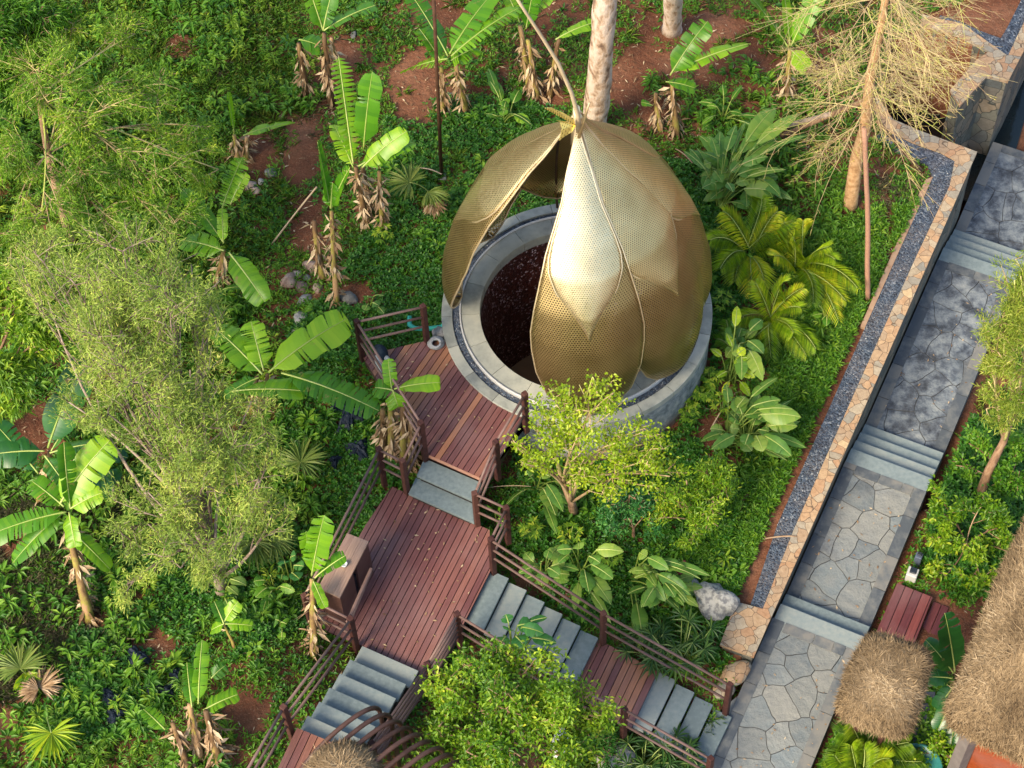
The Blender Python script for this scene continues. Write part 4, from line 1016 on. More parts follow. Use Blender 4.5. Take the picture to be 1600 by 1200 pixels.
banana('tall banana clump with two upright leaves and two bare stems left of the dome', [(575,357,556,262,1.5),(598,362,592,268,1.5),(578,330,567,262,1.3)],
    [(552,258,529,88,.42,1.6,1.4,.95,.3),(568,232,582,112,.40,1.7,1.3,.05,.5),(560,260,648,222,.42,1.6,.2,.2,-.2),(566,262,636,205,.36,1.6,.5,.1,.2),(552,262,522,195,.35,1.6,.2,.2,.3)])
banana('banana plant with two upright rolled leaves above the pinkish rock pile', [(525,482,518,330,1.6),(505,440,490,345,1.1)],
    [(516,325,496,222,.26,1.7,1.3,.1,.9),(518,325,547,262,.30,1.7,.9,.1,.2),(517,326,520,285,.3,1.7,.5,.1,.2)])
banana('banana plant at the top edge with one broad leaf reaching right toward the lamp pole', [(518,165,506,52,1.6),(480,152,467,68,1.3),(525,110,517,60,1.2)],
    [(506,48,588,8,.42,1.7,.2,.15,-.2),(505,48,478,-30,.35,1.7,.8,.1,.3),(467,62,500,72,.45,1.4,-.1,.1,-.3),(505,48,520,-15,.3,1.7,.6,.1,.1)])
banana('banana clump with torn leaves around the dark lamp pole at the top', [(728,178,712,100,1.3),(693,178,690,105,1.2)],
    [(700,88,640,-12,.42,1.7,.6,.5,.2),(702,85,774,-15,.50,1.7,.3,.1,-.3),(705,88,812,12,.46,1.7,.3,.6,-.1),(700,92,632,112,.45,1.7,-.4,.8,.4),(705,95,716,88,.3,1.5,.1,.2,0),(690,98,655,45,.4,1.6,.3,.3,.3),(705,95,745,75,.36,1.5,.0,.4,0)])
banana('banana clump with leafless brown stems below the curved dome stem', [(840,155,825,62,1.4),(858,152,873,60,1.3),(830,150,812,40,1.4)],
    [(868,62,930,35,.28,1.4,.1,.1,-.2),(822,45,836,-25,.3,1.5,.8,.1,.4),(812,35,790,-15,.35,1.5,.4,.2,.2),(815,35,860,-10,.3,1.5,.4,.2,.2)], dead=10)
banana('banana plant with two broad bright leaves on bare soil right of the large trunk', [(1058,215,1050,128,1.1),(1032,205,1024,145,.7)],
    [(1047,118,1106,33,.42,1.2,.7,.25,.3),(1048,115,1173,68,.34,1.2,.2,.15,-.3),(1040,128,1086,138,.30,1.1,-.1,.1,-.2),(1020,165,1002,160,.14,.6,.1,0,0)], dead=14)
banana('banana plant with long narrow upright leaves by the bare twiggy tree', [(1228,162,1234,78,1.2)],
    [(1232,75,1158,-20,.38,1.3,.9,.05,.3),(1234,72,1222,-30,.3,1.3,1.0,.05,.8),(1236,72,1284,-20,.36,1.3,.9,.1,.2),(1236,78,1262,108,.30,1.3,-.3,.05,.3)])
banana('young banana with one folded spear leaf and one long leaf in the upper left', [(372,250,366,212,.6),(384,250,386,214,.6)],
    [(366,208,356,143,.15,.8,.7,0,.9),(380,212,462,192,.26,.8,.1,.1,-.5)], dead=3)
banana('banana plant with leaves spreading five ways below the stony patch', [(338,448,350,392,.9)],
    [(346,330,380,245,.34,1.3,.5,.6,.2),(350,380,286,296,.30,1.2,.2,.1,.3),(350,392,284,376,.40,1.1,-.2,.15,-.2),(358,395,414,472,.42,1.1,-.3,.1,.3),(349,380,347,325,.18,1.2,.4,.1,.2),(360,320,385,270,.22,1.4,.3,.3,0)], dead=9)
banana('large banana plant with huge glossy leaf just left of the upper deck', [(405,650,418,585,.9),(392,645,402,590,.8)],
    [(420,582,543,498,.60,1.4,.4,.05,.15),(440,583,592,642,.46,1.4,-.1,.55,-.1),(362,612,482,612,.44,1.2,.1,.1,-.4),(410,585,330,508,.50,1.3,.3,.2,.2),(412,580,392,502,.40,1.3,.4,.3,.1),(405,590,352,618,.3,1.2,-.2,.2,.1)], dead=4)
banana('banana plant with yellow stems wrapped in dry leaves between the two decks', [(612,722,610,620,1.4),(632,728,628,628,1.4),(600,700,598,640,1.1),(644,730,640,640,1.3)],
    [(616,608,688,598,.36,1.7,.1,.05,-.3),(614,610,586,606,.34,1.6,.0,.1,.1),(612,608,606,560,.22,1.6,.4,.1,.3),(614,610,622,636,.3,1.6,-.2,.1,.3)], dead=22, thick=.07)
banana('dark banana plant with upright broad leaf at the left edge', [(60,790,78,705,1.1)],
    [(75,700,134,560,.52,1.5,.9,.03,.3),(78,708,165,692,.3,1.4,.1,.05,-.2),(70,705,-20,712,.42,1.4,.1,.1,-.3),(70,712,104,760,.3,1.4,-.2,.6,0),(60,740,-10,660,.4,1.3,.3,.1,.1),(80,705,110,662,.2,1.4,.3,.1,-.6)], mat=LM_BAND, dead=3)
banana('leaning banana plant with shaggy brown trunk at the lower left', [(142,978,104,810,1.5)],
    [(92,790,172,688,.50,1.8,.6,.08,.25),(104,800,-20,838,.40,1.8,-.1,.4,-.2),(110,795,100,690,.28,1.8,.9,.05,.9),(108,800,118,855,.26,1.7,-.2,.05,.2),(112,830,172,890,.30,1.4,-.4,.05,-.2),(100,792,50,752,.36,1.8,.1,.2,.1),(110,795,160,770,.3,1.8,.2,.1,.2),(100,800,20,880,.3,1.7,-.4,.3,0)], mat=LM_BAN, dead=24, thick=.07)
banana('slim banana plant with one tall leaf standing beside the wooden cabinet', [(490,1032,488,905,1.3)],
    [(487,900,507,805,.36,1.4,1.0,.1,.25),(492,903,540,868,.28,1.4,.3,.05,-.3),(488,905,508,950,.16,1.3,-.3,.1,.2),(486,880,478,830,.25,1.5,.6,.1,.2)], dead=9)
banana('withered banana clump with brown hanging leaves at the lower left', [(344,1196,322,1110,1.1),(312,1185,296,1100,1.0),(300,1215,270,1130,.9)],
    [(310,1100,316,1000,.22,1.1,.7,.1,.5),(318,1110,372,1085,.34,1.0,.1,.1,-.2),(258,1140,224,1108,.24,.7,.1,.05,.2),(300,1105,292,1035,.2,1.0,.5,.2,.3),(330,1060,352,1040,.2,.8,.1,.1,.2)], dead=26)
banana('small young banana sprout in the weeds left of the slim banana', [(368,1016,350,975,.4)],
    [(350,972,372,940,.22,.6,.2,.0,.2),(350,975,335,940,.22,.6,.2,0,.2),(352,975,395,978,.2,.6,.0,.1,.2),(350,975,330,985,.2,.6,-.1,0,.2)], dead=2, skirt=False, thick=.03)
banana('dark glossy big-leaf plant between the two thatched roofs', [(1490,1095,1488,1070,.6)],
    [(1492,1050,1476,958,.40,1.2,.9,.0,.2),(1490,1052,1446,1000,.30,1.1,.3,.0,.2),(1488,1060,1448,1058,.27,1.0,.0,.0,-.2),(1492,1070,1464,1108,.28,1.0,-.2,.0,.2),(1494,1080,1465,1142,.28,1.0,-.3,.0,.2),(1496,1085,1486,1165,.26,.9,-.3,.1,.2),(1498,1085,1508,1150,.26,.9,-.2,.1,.2)], mat=LM_BAND, dead=0, skirt=False, name='broadleaf_plant', cat='plant', group=None, thick=.04)

def stalk_clump(label, base, leaves, mat=LM_MID, h=.9, group='broad-leaved clumps in the beds', name='canna_plant', wd_=.2, cat='plant', yellow=0):
    "leaves: (tip x, tip y[, width, z]) in photo; stalks curve out of the base"
    b = gp(*base); t = thing(name, label, cat, b, group); sm_ = MB()
    lv = MB()
    for i, lf in enumerate(leaves):
        tx, ty = lf[0], lf[1]; w_ = lf[2] if len(lf) > 2 else wd_*random.uniform(.8, 1.2); zz = b.z+(lf[3] if len(lf) > 3 else h*random.uniform(.7, 1.1))
        tip = pt(tx, ty, zz); s0 = b+Vector((random.uniform(-.06, .06), random.uniform(-.06, .06), 0))
        full = tip-s0; mid = s0+full*.5; mid.z = zz+.05
        m0 = s0.lerp(tip, .42); m0.z = max(zz*.95+b.z*.05, m0.z)
        sm_.tube(bez(s0, s0.lerp(m0, .5)+Vector((0, 0, .15)), m0, 6), [.014, .013, .012, .011, .01, .009], 5)
        bm, rb = blade(m0, tip, w_, .18, .06, random.uniform(-.5, .5), i*13+int(tx), 0.0, 'oval', 12)
        lv_o = bm.build('leaf', mat, t, True); rb.build('midrib', RIBM, lv_o, True)
    sm_.build('stalks', leafmat('green_stalk', [(0, (.10, .18, .03)), (1, (.24, .32, .06))], .5, .05) if 'green_stalk' not in bpy.data.materials else bpy.data.materials['green_stalk'], t, True)
    return t
LM_BRIGHT = leafmat('bright_canna_leaf', [(0, (.06, .16, .03)), (.5, (.12, .26, .04)), (1, (.28, .38, .07))], .4, .3)
stalk_clump('pale green clump of spoon-shaped leaves on long stalks right of the dome top', (1122,325),
    [(1125,205),(1150,195,.2,1.1),(1165,190),(1212,168,.34,1.2),(1250,178,.22,1.2),(1112,215),(1175,215),(1200,245),(1195,262,.3,.8),(1208,300,.34,.7),(1180,280),(1262,212,.2,1.1),(1215,215),(1160,250),(1068,236,.12,.7),(1145,300),(1228,265),(1110,285),(1210,330,.2,.4),(1172,325,.2,.4),(1240,190),(1130,240),(1190,200)], LM_BRIGHT, 1.0)
stalk_clump('spreading clump of large blue-green leaves beside the narrow-leaved slope', (1140,690),
    [(1252,652,.32,.9),(1240,640,.2,1.0),(1215,590,.26,1.0),(1260,700,.2,.5),(1165,620,.34,.9),(1190,645,.26,.8),(1135,600,.2,.9),(1095,690,.16,.5),(1220,625,.26,1.0),(1200,700,.22,.4),(1230,720,.2,.3),(1110,670,.2,.4),(1175,705,.22,.3),(1150,655,.26,.6)], LM_BRIGHT, .8)
stalk_clump('yellow-green spiky clump with one upright folded leaf near the dome wall', (1142,600),
    [(1152,478,.16,1.4),(1135,520,.12,.9),(1175,560,.14,.8),(1110,545,.14,.7),(1180,590,.14,.6),(1150,560,.2,.8),(1165,545,.16,.9),(1128,615,.1,.4),(1172,620,.14,.4),(1120,590,.12,.5)], LM_YEL, .8)
stalk_clump('heliconia with long arching leaves behind the right stair railing', (905,900),
    [(870,860,.18,1.0),(975,862,.22,1.1),(905,858,.2,1.2),(958,905,.26,.9),(955,945,.3,.6),(920,925,.28,.7),(872,880,.16,.9),(898,955,.16,.5),(938,880,.2,1.0),(955,975,.14,.3)], LM_BRIGHT, .9)
stalk_clump('heliconia with a long drooping yellow-tipped leaf over the stair railing', (985,905),
    [(1005,1005,.26,.3),(1000,1025,.12,.2),(1095,905,.2,1.0),(1080,930,.24,.8),(1110,900,.18,.9),(1045,890,.2,1.1),(1040,940,.22,.7),(1025,915,.2,.8),(1070,885,.16,1.0),(1060,955,.18,.5),(1010,870,.2,1.0)], LM_BRIGHT, .9)
stalk_clump('banana-like clump with drooping leaf at the foot of the lime green tree', (840,765),
    [(828,745,.26,.5),(868,805,.3,.7),(880,800,.2,.8),(860,745,.2,.7),(895,790,.2,.6),(790,790,.14,.4),(870,835,.18,.4),(905,770,.18,.6)], LM_BRIGHT, .7)
stalk_clump('small banana leaf clump poking through the railing corner beside the middle deck', (775,830),
    [(770,800,.3,.7),(785,790,.2,.8),(790,820,.2,.5),(760,845,.16,.4)], LM_BAN, .6)
stalk_clump('blue-green broad leaf plant overlapping the right stair treads', (800,1035),
    [(830,975,.26,1.3),(850,990,.22,1.4),(795,985,.24,1.3),(870,1005,.2,1.2),(780,1010,.22,1.1),(820,1010,.3,1.2),(868,1040,.2,1.0),(790,960,.2,1.3),(855,965,.2,1.3)], LM_TEAL, 1.0)
stalk_clump('bright banana-leaf plant behind the leafy tree beside the deck edge', (735,1085),
    [(712,1028,.3,.9),(725,1025,.3,1.0),(765,1035,.3,.9),(745,1030,.26,1.0),(700,1045,.2,.7)], LM_BAN, .8)
stalk_clump('taro leaves climbing beside the slim banana left of the cabinet', (455,915),
    [(445,880,.22,.8),(462,868,.2,.9),(468,905,.24,.7),(440,905,.2,.6),(475,885,.2,.8),(435,885,.16,.6)], LM_TEAL, .6)
stalk_clump('pair of heart-shaped leaves among the weeds left of the middle deck', (440,985),
    [(430,968,.22,.3),(448,975,.2,.3),(440,1000,.14,.2)], LM_MID, .3)
stalk_clump('small bright green sprout clump near the far railing corner', (580,480),
    [(575,465,.2,.3),(592,478,.2,.3),(600,462,.14,.3),(570,485,.16,.2),(600,490,.14,.2)], LM_BRIGHT, .3)
stalk_clump('lone taro with pale leaf beside the dark trunk at the lower left', (352,935),
    [(385,915,.22,.8),(372,930,.16,.6),(340,925,.2,.4),(360,955,.18,.4)], LM_BRIGHT, .5)

def filler(label, base, cx, cy, rx, ry, n, mat, h=(.3, 1.0), wd_=.2, seed=1):
    rg = random.Random(seed); stalk_clump(label, base, [(cx+rg.uniform(-1, 1)*rx, cy+rg.uniform(-1, 1)*ry, wd_*rg.uniform(.7, 1.3), rg.uniform(*h)) for _ in range(n)], mat)
filler('dense low leafy clump filling the bed just right of the dome top', (1160,300), 1165, 270, 75, 60, 36, LM_BRIGHT, (.2, .9), .2, 1)
filler('leafy clump in front of the tall spoon-leaf clump, nearest the dome', (1110,290), 1105, 265, 30, 35, 10, LM_BRIGHT, (.2, .7), .17, 2)
filler('dense leafy clump under the large blue-green leaves', (1165,700), 1180, 665, 75, 50, 30, LM_BRIGHT, (.2, .8), .24, 3)
filler('leafy clump between the dome wall and the spiky yellow clump', (1150,560), 1165, 545, 34, 55, 22, LM_BRIGHT, (.2, .9), .22, 4)
filler('arching leafy clump behind the first heliconia above the landing', (1030,930), 1040, 915, 60, 38, 26, LM_BRIGHT, (.2, .9), .18, 5)
filler('leafy clump low in the corner of the middle deck and right stair', (850,905), 860, 885, 50, 35, 18, LM_BRIGHT, (.1, .7), .18, 6)
filler('small leafy clump between the feather palms and the gravel', (1290,500), 1285, 490, 25, 22, 8, LM_MID, (.1, .5), .14, 7)
filler('broad-leaved undergrowth clump left of the slim banana', (430,930), 430, 925, 35, 35, 12, LM_MID, (.1, .6), .2, 8)
filler('broad-leaved undergrowth between olive tree and dark banana', (170,740), 165, 760, 45, 50, 14, LM_BAND, (.3, 1.0), .26, 9)
filler('undergrowth clump at the foot of the five-way banana plant', (330,480), 330, 490, 50, 45, 16, LM_MID, (.1, .7), .2, 10)
filler('undergrowth clump at the top between lamp pole and thick trunk', (790,190), 790, 150, 40, 45, 12, LM_MID, (.1, .6), .18, 11)
filler('low leafy clump behind the two-leaf banana at the upper right', (1130,190), 1140, 170, 50, 40, 14, LM_MID, (.1, .5), .14, 12)

# ---- palms --------------------------------------------------------------
def fan_palm(label, leaves, mat=LM_FAN, group='fan palms in the garden', dead=None):
    "leaves: (base x, base y, centre x, centre y, radius m, z, spread angle, direction angle)"
    b = gp(leaves[0][0], leaves[0][1]); t = thing('fan_palm', label, 'palm', b, group)
    for (bx, by, cx, cy, rad, z, sp, di, mt) in leaves:
        s0 = gp(bx, by); c = pt(cx, cy, s0.z+z); m_ = MB(); m_.tube(bez(s0, s0.lerp(c, .5)+Vector((0, 0, z*.3)), c, 6), .009, 5); m_.build('leaf_stalk', RIBM, t, True)
        n = 34; a = R(di)+np.linspace(-R(sp)/2, R(sp)/2, n)+RN.normal(size=n)*.03
        el = RN.uniform(-.05, .3, n); D = np.stack([np.cos(a)*np.cos(el), np.sin(a)*np.cos(el), np.sin(el)], 1)
        L = rad*(1-.25*np.abs(np.linspace(-1, 1, n))**2)*RN.uniform(.88, 1.08, n)
        V, F = leafarr(np.tile(np.array(c), (n, 1)), D, np.tile([[0, 0, 1.0]], (n, 1)), L, .042, .25, .12, .55)
        npmesh('fan_leaf', V, F, np.repeat(RN.random(n)*.6+.2, 2), mt, t)
fan_palm('pale fan palm with one round leaf in the weeds left of the railing', [(462,775,470,722,.50,.5,330,90,LM_FAN),(430,790,420,780,.2,.2,100,200,LM_FAN)])
fan_palm('yellow-green fan palm leaf at the bottom left corner', [(72,1110,80,1145,.50,.5,250,-80,LM_YEL),(60,1080,62,1075,.38,.25,200,60,LM_DEAD),(66,1085,60,1078,.3,.3,140,180,LM_DEAD)])
fan_palm('green fan palm leaf at the left edge with drooping yellow blades', [(50,1065,32,1045,.48,.5,230,110,LM_FAN),(40,1060,36,1052,.34,.3,120,-60,LM_YEL)])
fan_palm('grey-green fan palm with a shrivelled leaf between the banana clump and lamp pole', [(680,310,640,285,.48,.7,260,150,LM_FAN),(690,315,668,300,.4,.6,130,-50,LM_FAN),(690,320,676,318,.3,.4,140,-70,LM_DEAD)])
fan_palm('drooping fan palm under the olive tree crown', [(400,875,395,845,.5,.7,180,-90,LM_FAN),(430,870,425,842,.46,.7,170,-60,LM_FAN),(420,880,410,850,.4,.5,160,-140,LM_MID)])

def frond(m_, A, T, L_leaf, n=44, arch=.35, seed=0):
    rg = np.random.default_rng(seed); A = Vector(A); T = Vector(T); B = (A+T)/2+Vector((rg.normal()*.08, rg.normal()*.08, arch*(T-A).length))
    pts = np.array([list(p) for p in bez(A, B, T, n+1)]); tg = unit(np.gradient(pts, axis=0)); S = unit(np.cross(tg, [0, 0, 1.0]))
    C = []; D = []; Ls = []
    for sg in (-1, 1):
        for i in range(3, n+1):
            t = i/n; C.append(pts[i]); D.append(tg[i]*.9+S[i]*sg*1.0+np.array([0, 0, -.15+.5*(1-t)*0+rg.normal()*.12])); Ls.append(L_leaf*math.sin(math.pi*(.12+.8*t))**.7*rg.uniform(.85, 1.1))
    m_.tube([Vector(p) for p in pts], [.012*(1-.7*i/n) for i in range(n+1)], 4)
    return np.array(C), np.array(D), np.array(Ls)
def feather_palm(label, base, tips, mat=LM_YEL, z=1.2, Ll=.3, group='feather palms beside the dome', name='areca_palm', wl=.015, dryn=0):
    b = gp(*base); t = thing(name, label, 'palm', b, group)
    for i, tp in enumerate(tips):
        tx, ty = tp[0], tp[1]; zz = tp[2] if len(tp) > 2 else z*random.uniform(.5, .9)
        m_ = MB(); s0 = b+Vector((random.uniform(-.08, .08), random.uniform(-.08, .08), .05)); tip = pt(tx, ty, b.z+zz)
        C, D, L = frond(m_, s0, tip, Ll, seed=i+int(tx))
        o_ = m_.build('frond', RIBM, t, True)
        rn = RN.random()*.6+RN.random(len(C))*.4
        leafmesh('leaflets', C, D, np.tile([[0, 0, 1.0]], (len(C), 1)), L, wl, mat if random.random() > dryn else LM_DEAD, o_, .2, .3, rnd=rn)
    return t
feather_palm('yellow-green feather palm close to the right side of the dome', (1170,395), [(1215,330,.9),(1255,355,.8),(1130,330,.8),(1125,420,.5),(1190,310,1.0),(1225,375,.5),(1148,440,.3),(1195,445,.3),(1175,460,.2),(1240,345,.9),(1110,375,.6)], LM_YEL, 1.1, .34)
feather_palm('brightest yellow feather palm near the middle of the slope', (1248,420), [(1255,345,1.2),(1305,405,.9),(1340,450,.5),(1295,385,1.0),(1270,475,.4),(1210,400,.8),(1322,470,.3),(1240,370,1.1),(1310,500,.2),(1225,345,1.0)], LM_YEL, 1.1, .32)
feather_palm('lowest feather palm with fronds arching down over the slope', (1205,500), [(1255,450,.9),(1275,545,.2),(1240,520,.5),(1180,440,.8),(1225,440,1.0),(1165,540,.2),(1250,480,.8),(1260,555,.1),(1150,500,.4),(1205,560,.2)], LM_YEL, 1.0, .30)
feather_palm('small dark feather palm growing tight against the dome wall', (1150,560), [(1135,500,.5),(1180,530,.4),(1120,530,.4),(1165,580,.2),(1140,590,.1),(1185,575,.2)], LM_MID, .6, .22)
feather_palm('lush feather palm in the bed below the small thatched roof', (1360,1180), [(1310,1145,.9),(1300,1190,.7),(1330,1130,1.0),(1400,1130,.9),(1420,1160,.7),(1360,1115,1.0),(1320,1230,.4),(1385,1240,.3),(1440,1190,.5),(1290,1215,.5),(1380,1125,1.1)], LM_FERN, 1.0, .38, group=None)
feather_palm('second feather palm with bright tips at the bottom edge right of the path', (1345,1225), [(1305,1180,.8),(1350,1170,.9),(1390,1185,.8),(1285,1200,.6),(1400,1215,.5),(1330,1165,1.0)], LM_YEL, 1.0, .34, group=None)
def lady_palm(label, base, cx, cy, nl, z=.6, R_=.22, mat=LM_MID):
    b = gp(*base); t = thing('lady_palm', label, 'palm', b, 'lady palms by the right stair'); m_ = MB(); Cs, Ds, Ls = [], [], []
    for i in range(nl):
        a = random.uniform(0, 6.28); rr_ = random.random()**.6*R_*1.4; zz = b.z+z*random.uniform(.6, 1.1)
        q = pt(cx, cy, b.z+z); c = Vector((q.x+math.cos(a)*rr_, q.y+math.sin(a)*rr_, zz)); m_.tube([b, b.lerp(c, .6)+Vector((0, 0, .08)), c], .007, 4)
        k = 9
        for j in range(k):
            aa = a+(j-k/2)*.5; Cs.append(list(c)); Ds.append([math.cos(aa), math.sin(aa), random.uniform(-.2, .25)]); Ls.append(random.uniform(.2, .3))
    m_.build('canes', RIBM, t, True); n = len(Cs)
    leafmesh('leaf_fans', np.array(Cs), np.array(Ds), np.tile([[0, 0, 1.0]], (n, 1)), np.array(Ls), .036, mat, t, .2, .25)
LM_LADY = leafmat('lady_palm_leaf', [(0, (.02, .07, .012)), (.6, (.05, .13, .022)), (1, (.14, .22, .05))], .4, .25)
lady_palm('dark lady palm with finger leaves under the drooping yellow-tipped leaf', (1018,1030), 1015, 1008, 16, .5, .26, LM_LADY)
lady_palm('largest lady palm with star-shaped leaves right of the stair landing', (1062,1055), 1065, 995, 26, .7, .38, LM_LADY)
lady_palm('lady palm with pale green topmost leaves leaning over the railing', (1078,1050), 1072, 1022, 10, .6, .16, LM_FERN)
lady_palm('low lady palm at the bottom edge beneath the lower railing', (1060,1195), 1058, 1180, 16, .4, .26, LM_LADY)
lady_palm('bottom lady palm between the leafy tree and the stone path', (1005,1200), 1010, 1185, 14, .4, .26, LM_LADY)
def cassava(label, x, y, n=9, z=.35, r=.16, mat=LM_FERN):
    b = gp(x, y); t = thing('cassava_plant', label, 'plant', b, 'small hand-leaved plants by the dome wall'); m_ = MB(); Cs, Ds = [], []
    for i in range(n):
        a = i*2.4; c = b+Vector((math.cos(a)*r*(i/n)**.5, math.sin(a)*r*(i/n)**.5, z*random.uniform(.5, 1))); m_.tube([b, c], .006, 4)
        for j in range(6): aa = a+(j-2.5)*.6; Cs.append(list(c)); Ds.append([math.cos(aa), math.sin(aa), random.uniform(-.1, .2)])
    m_.build('stalks', RIBM, t, True); k = len(Cs); leafmesh('leaves', np.array(Cs), np.array(Ds), np.tile([[0, 0, 1.0]], (k, 1)), RN.uniform(.08, .13, k), .04, mat, t, .15, .15)
for i, (x, y, n, lab) in enumerate([(1108,600,16,'hand-leaved plant touching the foot of the stone ring wall on the right'),(1098,628,14,'pale hand-leaved plant just below the one touching the ring wall'),(1075,655,12,'lowest hand-leaved plant at the base of the ring wall'),(1128,645,7,'lone hand-leaved plant on the bare red soil right of the ring'),(600,375,8,'small sprout with bright leaves below the tall banana clump'),(1130,480,8,'hand-leaved seedling in the narrow soil gap beside the dome'),(950,880,14,'hand-leaved plant behind the heliconia leaves above the right stair'),(830,840,12,'hand-leaved plant between railing corner and drooping banana leaf'),(890,845,10,'hand-leaved plant on red soil below the forked tree trunk')]): cassava(lab, x, y, n)
# ---- trees --------------------------------------------------------------
def limb(mb, a, b, ra, rb, bend=.12, n=7, seed=0):
    rg = random.Random(seed); a = Vector(a); b = Vector(b); L = (b-a).length
    mid = (a+b)/2+Vector((rg.uniform(-1, 1), rg.uniform(-1, 1), rg.uniform(0, 1)))*bend*L
    pts = bez(a, mid, b, n); mb.tube(pts, [ra+(rb-ra)*i/(n-1) for i in range(n)], 7); return pts
def tree(label, cat, base, forks, blobs, nsub, leaf, bark=BARK, name='tree', tr=.07, group=None, trunkpts=None, seed=1, twig=.006, tm=None):
    """base px; forks [(px,py,z)] trunk path; blobs (px,py,z,rx,ry,rz,[weight]) ; leaf dict(mat,L,W,per,mode)"""
    b = gp(*base); t = thing(name, label, cat, b, group); rg = random.Random(seed)
    m_ = MB(); pts = [b-Vector((0, 0, .15))]+[pt(*f) for f in forks]; n = len(pts)
    fine = []
    for i in range(n-1):
        for k in range(4): fine.append(pts[i].lerp(pts[i+1], k/4))
    fine.append(pts[-1]); nn_ = len(fine)
    m_.tube(fine, [tr*(1.15-.6*i/nn_) for i in range(nn_)], 10); m_.build('trunk', bark, t, True)
    lb = MB(); Cs, Ds, Ls, Us, Rn_ = [], [], [], [], []
    tot = sum((bl[3]*bl[4]*bl[5])**.67 for bl in blobs); per = leaf['per']; mode = leaf['mode']
    root_ = pts[-1]
    for bi, bl in enumerate(blobs):
        c = pt(*bl[:3]); s_ = pts[-1] if len(pts) < 3 else pts[-1-(bi % 2)]
        rb_ = Vector((bl[3], bl[4], bl[5])); big_ = leaf.get('limb', 1.0)
        spine = limb(lb, s_, c+(c-s_).normalized()*min(rb_)*.5 if (c-s_).length > .1 else c, tr*.36*big_, twig*1.5, .14, 9, seed+bi)
        k = max(3, int(nsub*(bl[3]*bl[4]*bl[5])**.67/tot)); shade = rg.uniform(-.15, .15)
        subs = []
        for q in range(max(3, k//7)):       # secondary branches leave the limb
            d = Vector((rg.gauss(0, 1), rg.gauss(0, 1), rg.gauss(0, .8))).normalized(); e = c+Vector((d.x*rb_.x, d.y*rb_.y, d.z*rb_.z))*rg.uniform(.55, 1)
            subs.append(limb(lb, spine[rg.randint(4, 8)], e, tr*.10*big_+.003, twig, .18, 7, rg.randint(0, 9999)))
        for j in range(k):
            sb = subs[j % len(subs)]; s0 = sb[rg.randint(2, 6)]
            ax = (sb[-1]-sb[0]).normalized(); away = (s0-root_).normalized() if (s0-root_).length > .2 else ax
            dirv = (ax*.5+away*.45+Vector((rg.gauss(0, .6), rg.gauss(0, .6), rg.gauss(0, .4)))).normalized(); L = rg.uniform(.5, 1.0)*(rb_.x+rb_.y)*.5*(.8 if mode == 'spray' else .6)
            e = s0+dirv*L
            v = e-c; dd = math.sqrt((v.x/rb_.x)**2+(v.y/rb_.y)**2+(v.z/rb_.z)**2)
            if dd > 1.12: e = c+v*(1.12/dd)
            L = max(.05, (e-s0).length); dirv = (e-s0)/L
            p3 = limb(lb, s0, e, twig*1.2, twig*.5, .15, 4, rg.randint(0, 999))
            ss = RN.uniform(.15, 1.05, per); A = np.array([list(p) for p in p3]); idx = ss*(len(A)-1); lo = np.clip(np.floor(idx).astype(int), 0, len(A)-2); fr = (idx-lo)[:, None]
            C = A[lo]*(1-fr)+A[lo+1]*fr; dv = np.array(dirv)
            if mode == 'spray': D = unit(dv*.7+RN.normal(size=(per, 3))*.55+np.array([0, 0, leaf.get('dr', -.2)])); C = C+RN.normal(size=(per, 3))*leaf.get('sp', .07)
            else: D = unit(dv*.3+RN.normal(size=(per, 3))*.8+np.array([0, 0, .1])); C = C+RN.normal(size=(per, 3))*leaf.get('sp', .06)
            Cs.append(C); Ds.append(D); Ls.append(RN.uniform(leaf['L']*.65, leaf['L']*1.2, per)); Us.append(np.tile([[0, 0, 1.0]], (per, 1))+RN.normal(size=(per, 3))*.5)
            Rn_.append(np.clip(rg.random()*.55+RN.random(per)*.5+shade-.05, 0, 1))
    lb.build('branches', tm or bark, t, True)
    C, D, L, U, r_ = (np.concatenate(q) for q in (Cs, Ds, Ls, Us, Rn_))
    leafmesh('crown', C, D, U, L, leaf['W'], leaf['mat'], t, .15, leaf.get('droop', .1), rnd=r_)
    return t
LF = lambda mat, L, W_, per, mode='x', **k: dict(mat=mat, L=L, W=W_, per=per, mode=mode, **k)
tree('lime green tree with forked pale trunk standing in front of the dome', 'tree', (897,797), [(893,785,-.4),(880,755,.1)],
    [(870,640,2.6,.35,.3,.3),(920,650,2.6,.45,.3,.35),(850,700,1.9,.4,.35,.35),(820,730,1.5,.3,.3,.3),(900,690,2.2,.45,.35,.4),(955,700,2.0,.45,.4,.4),(1005,720,1.8,.45,.35,.4),(960,745,1.5,.5,.35,.3),(1035,745,1.5,.35,.3,.3),(890,610,3.0,.3,.25,.25),(955,620,3.0,.25,.25,.25),(1000,680,2.2,.3,.3,.25),(810,695,1.8,.2,.2,.2),(925,595,3.1,.2,.2,.2),(905,735,1.5,.3,.3,.3)],
    400, LF(LM_LIME, .07, .034, 14, sp=.06), tr=.07, seed=3, tm=TWIG)
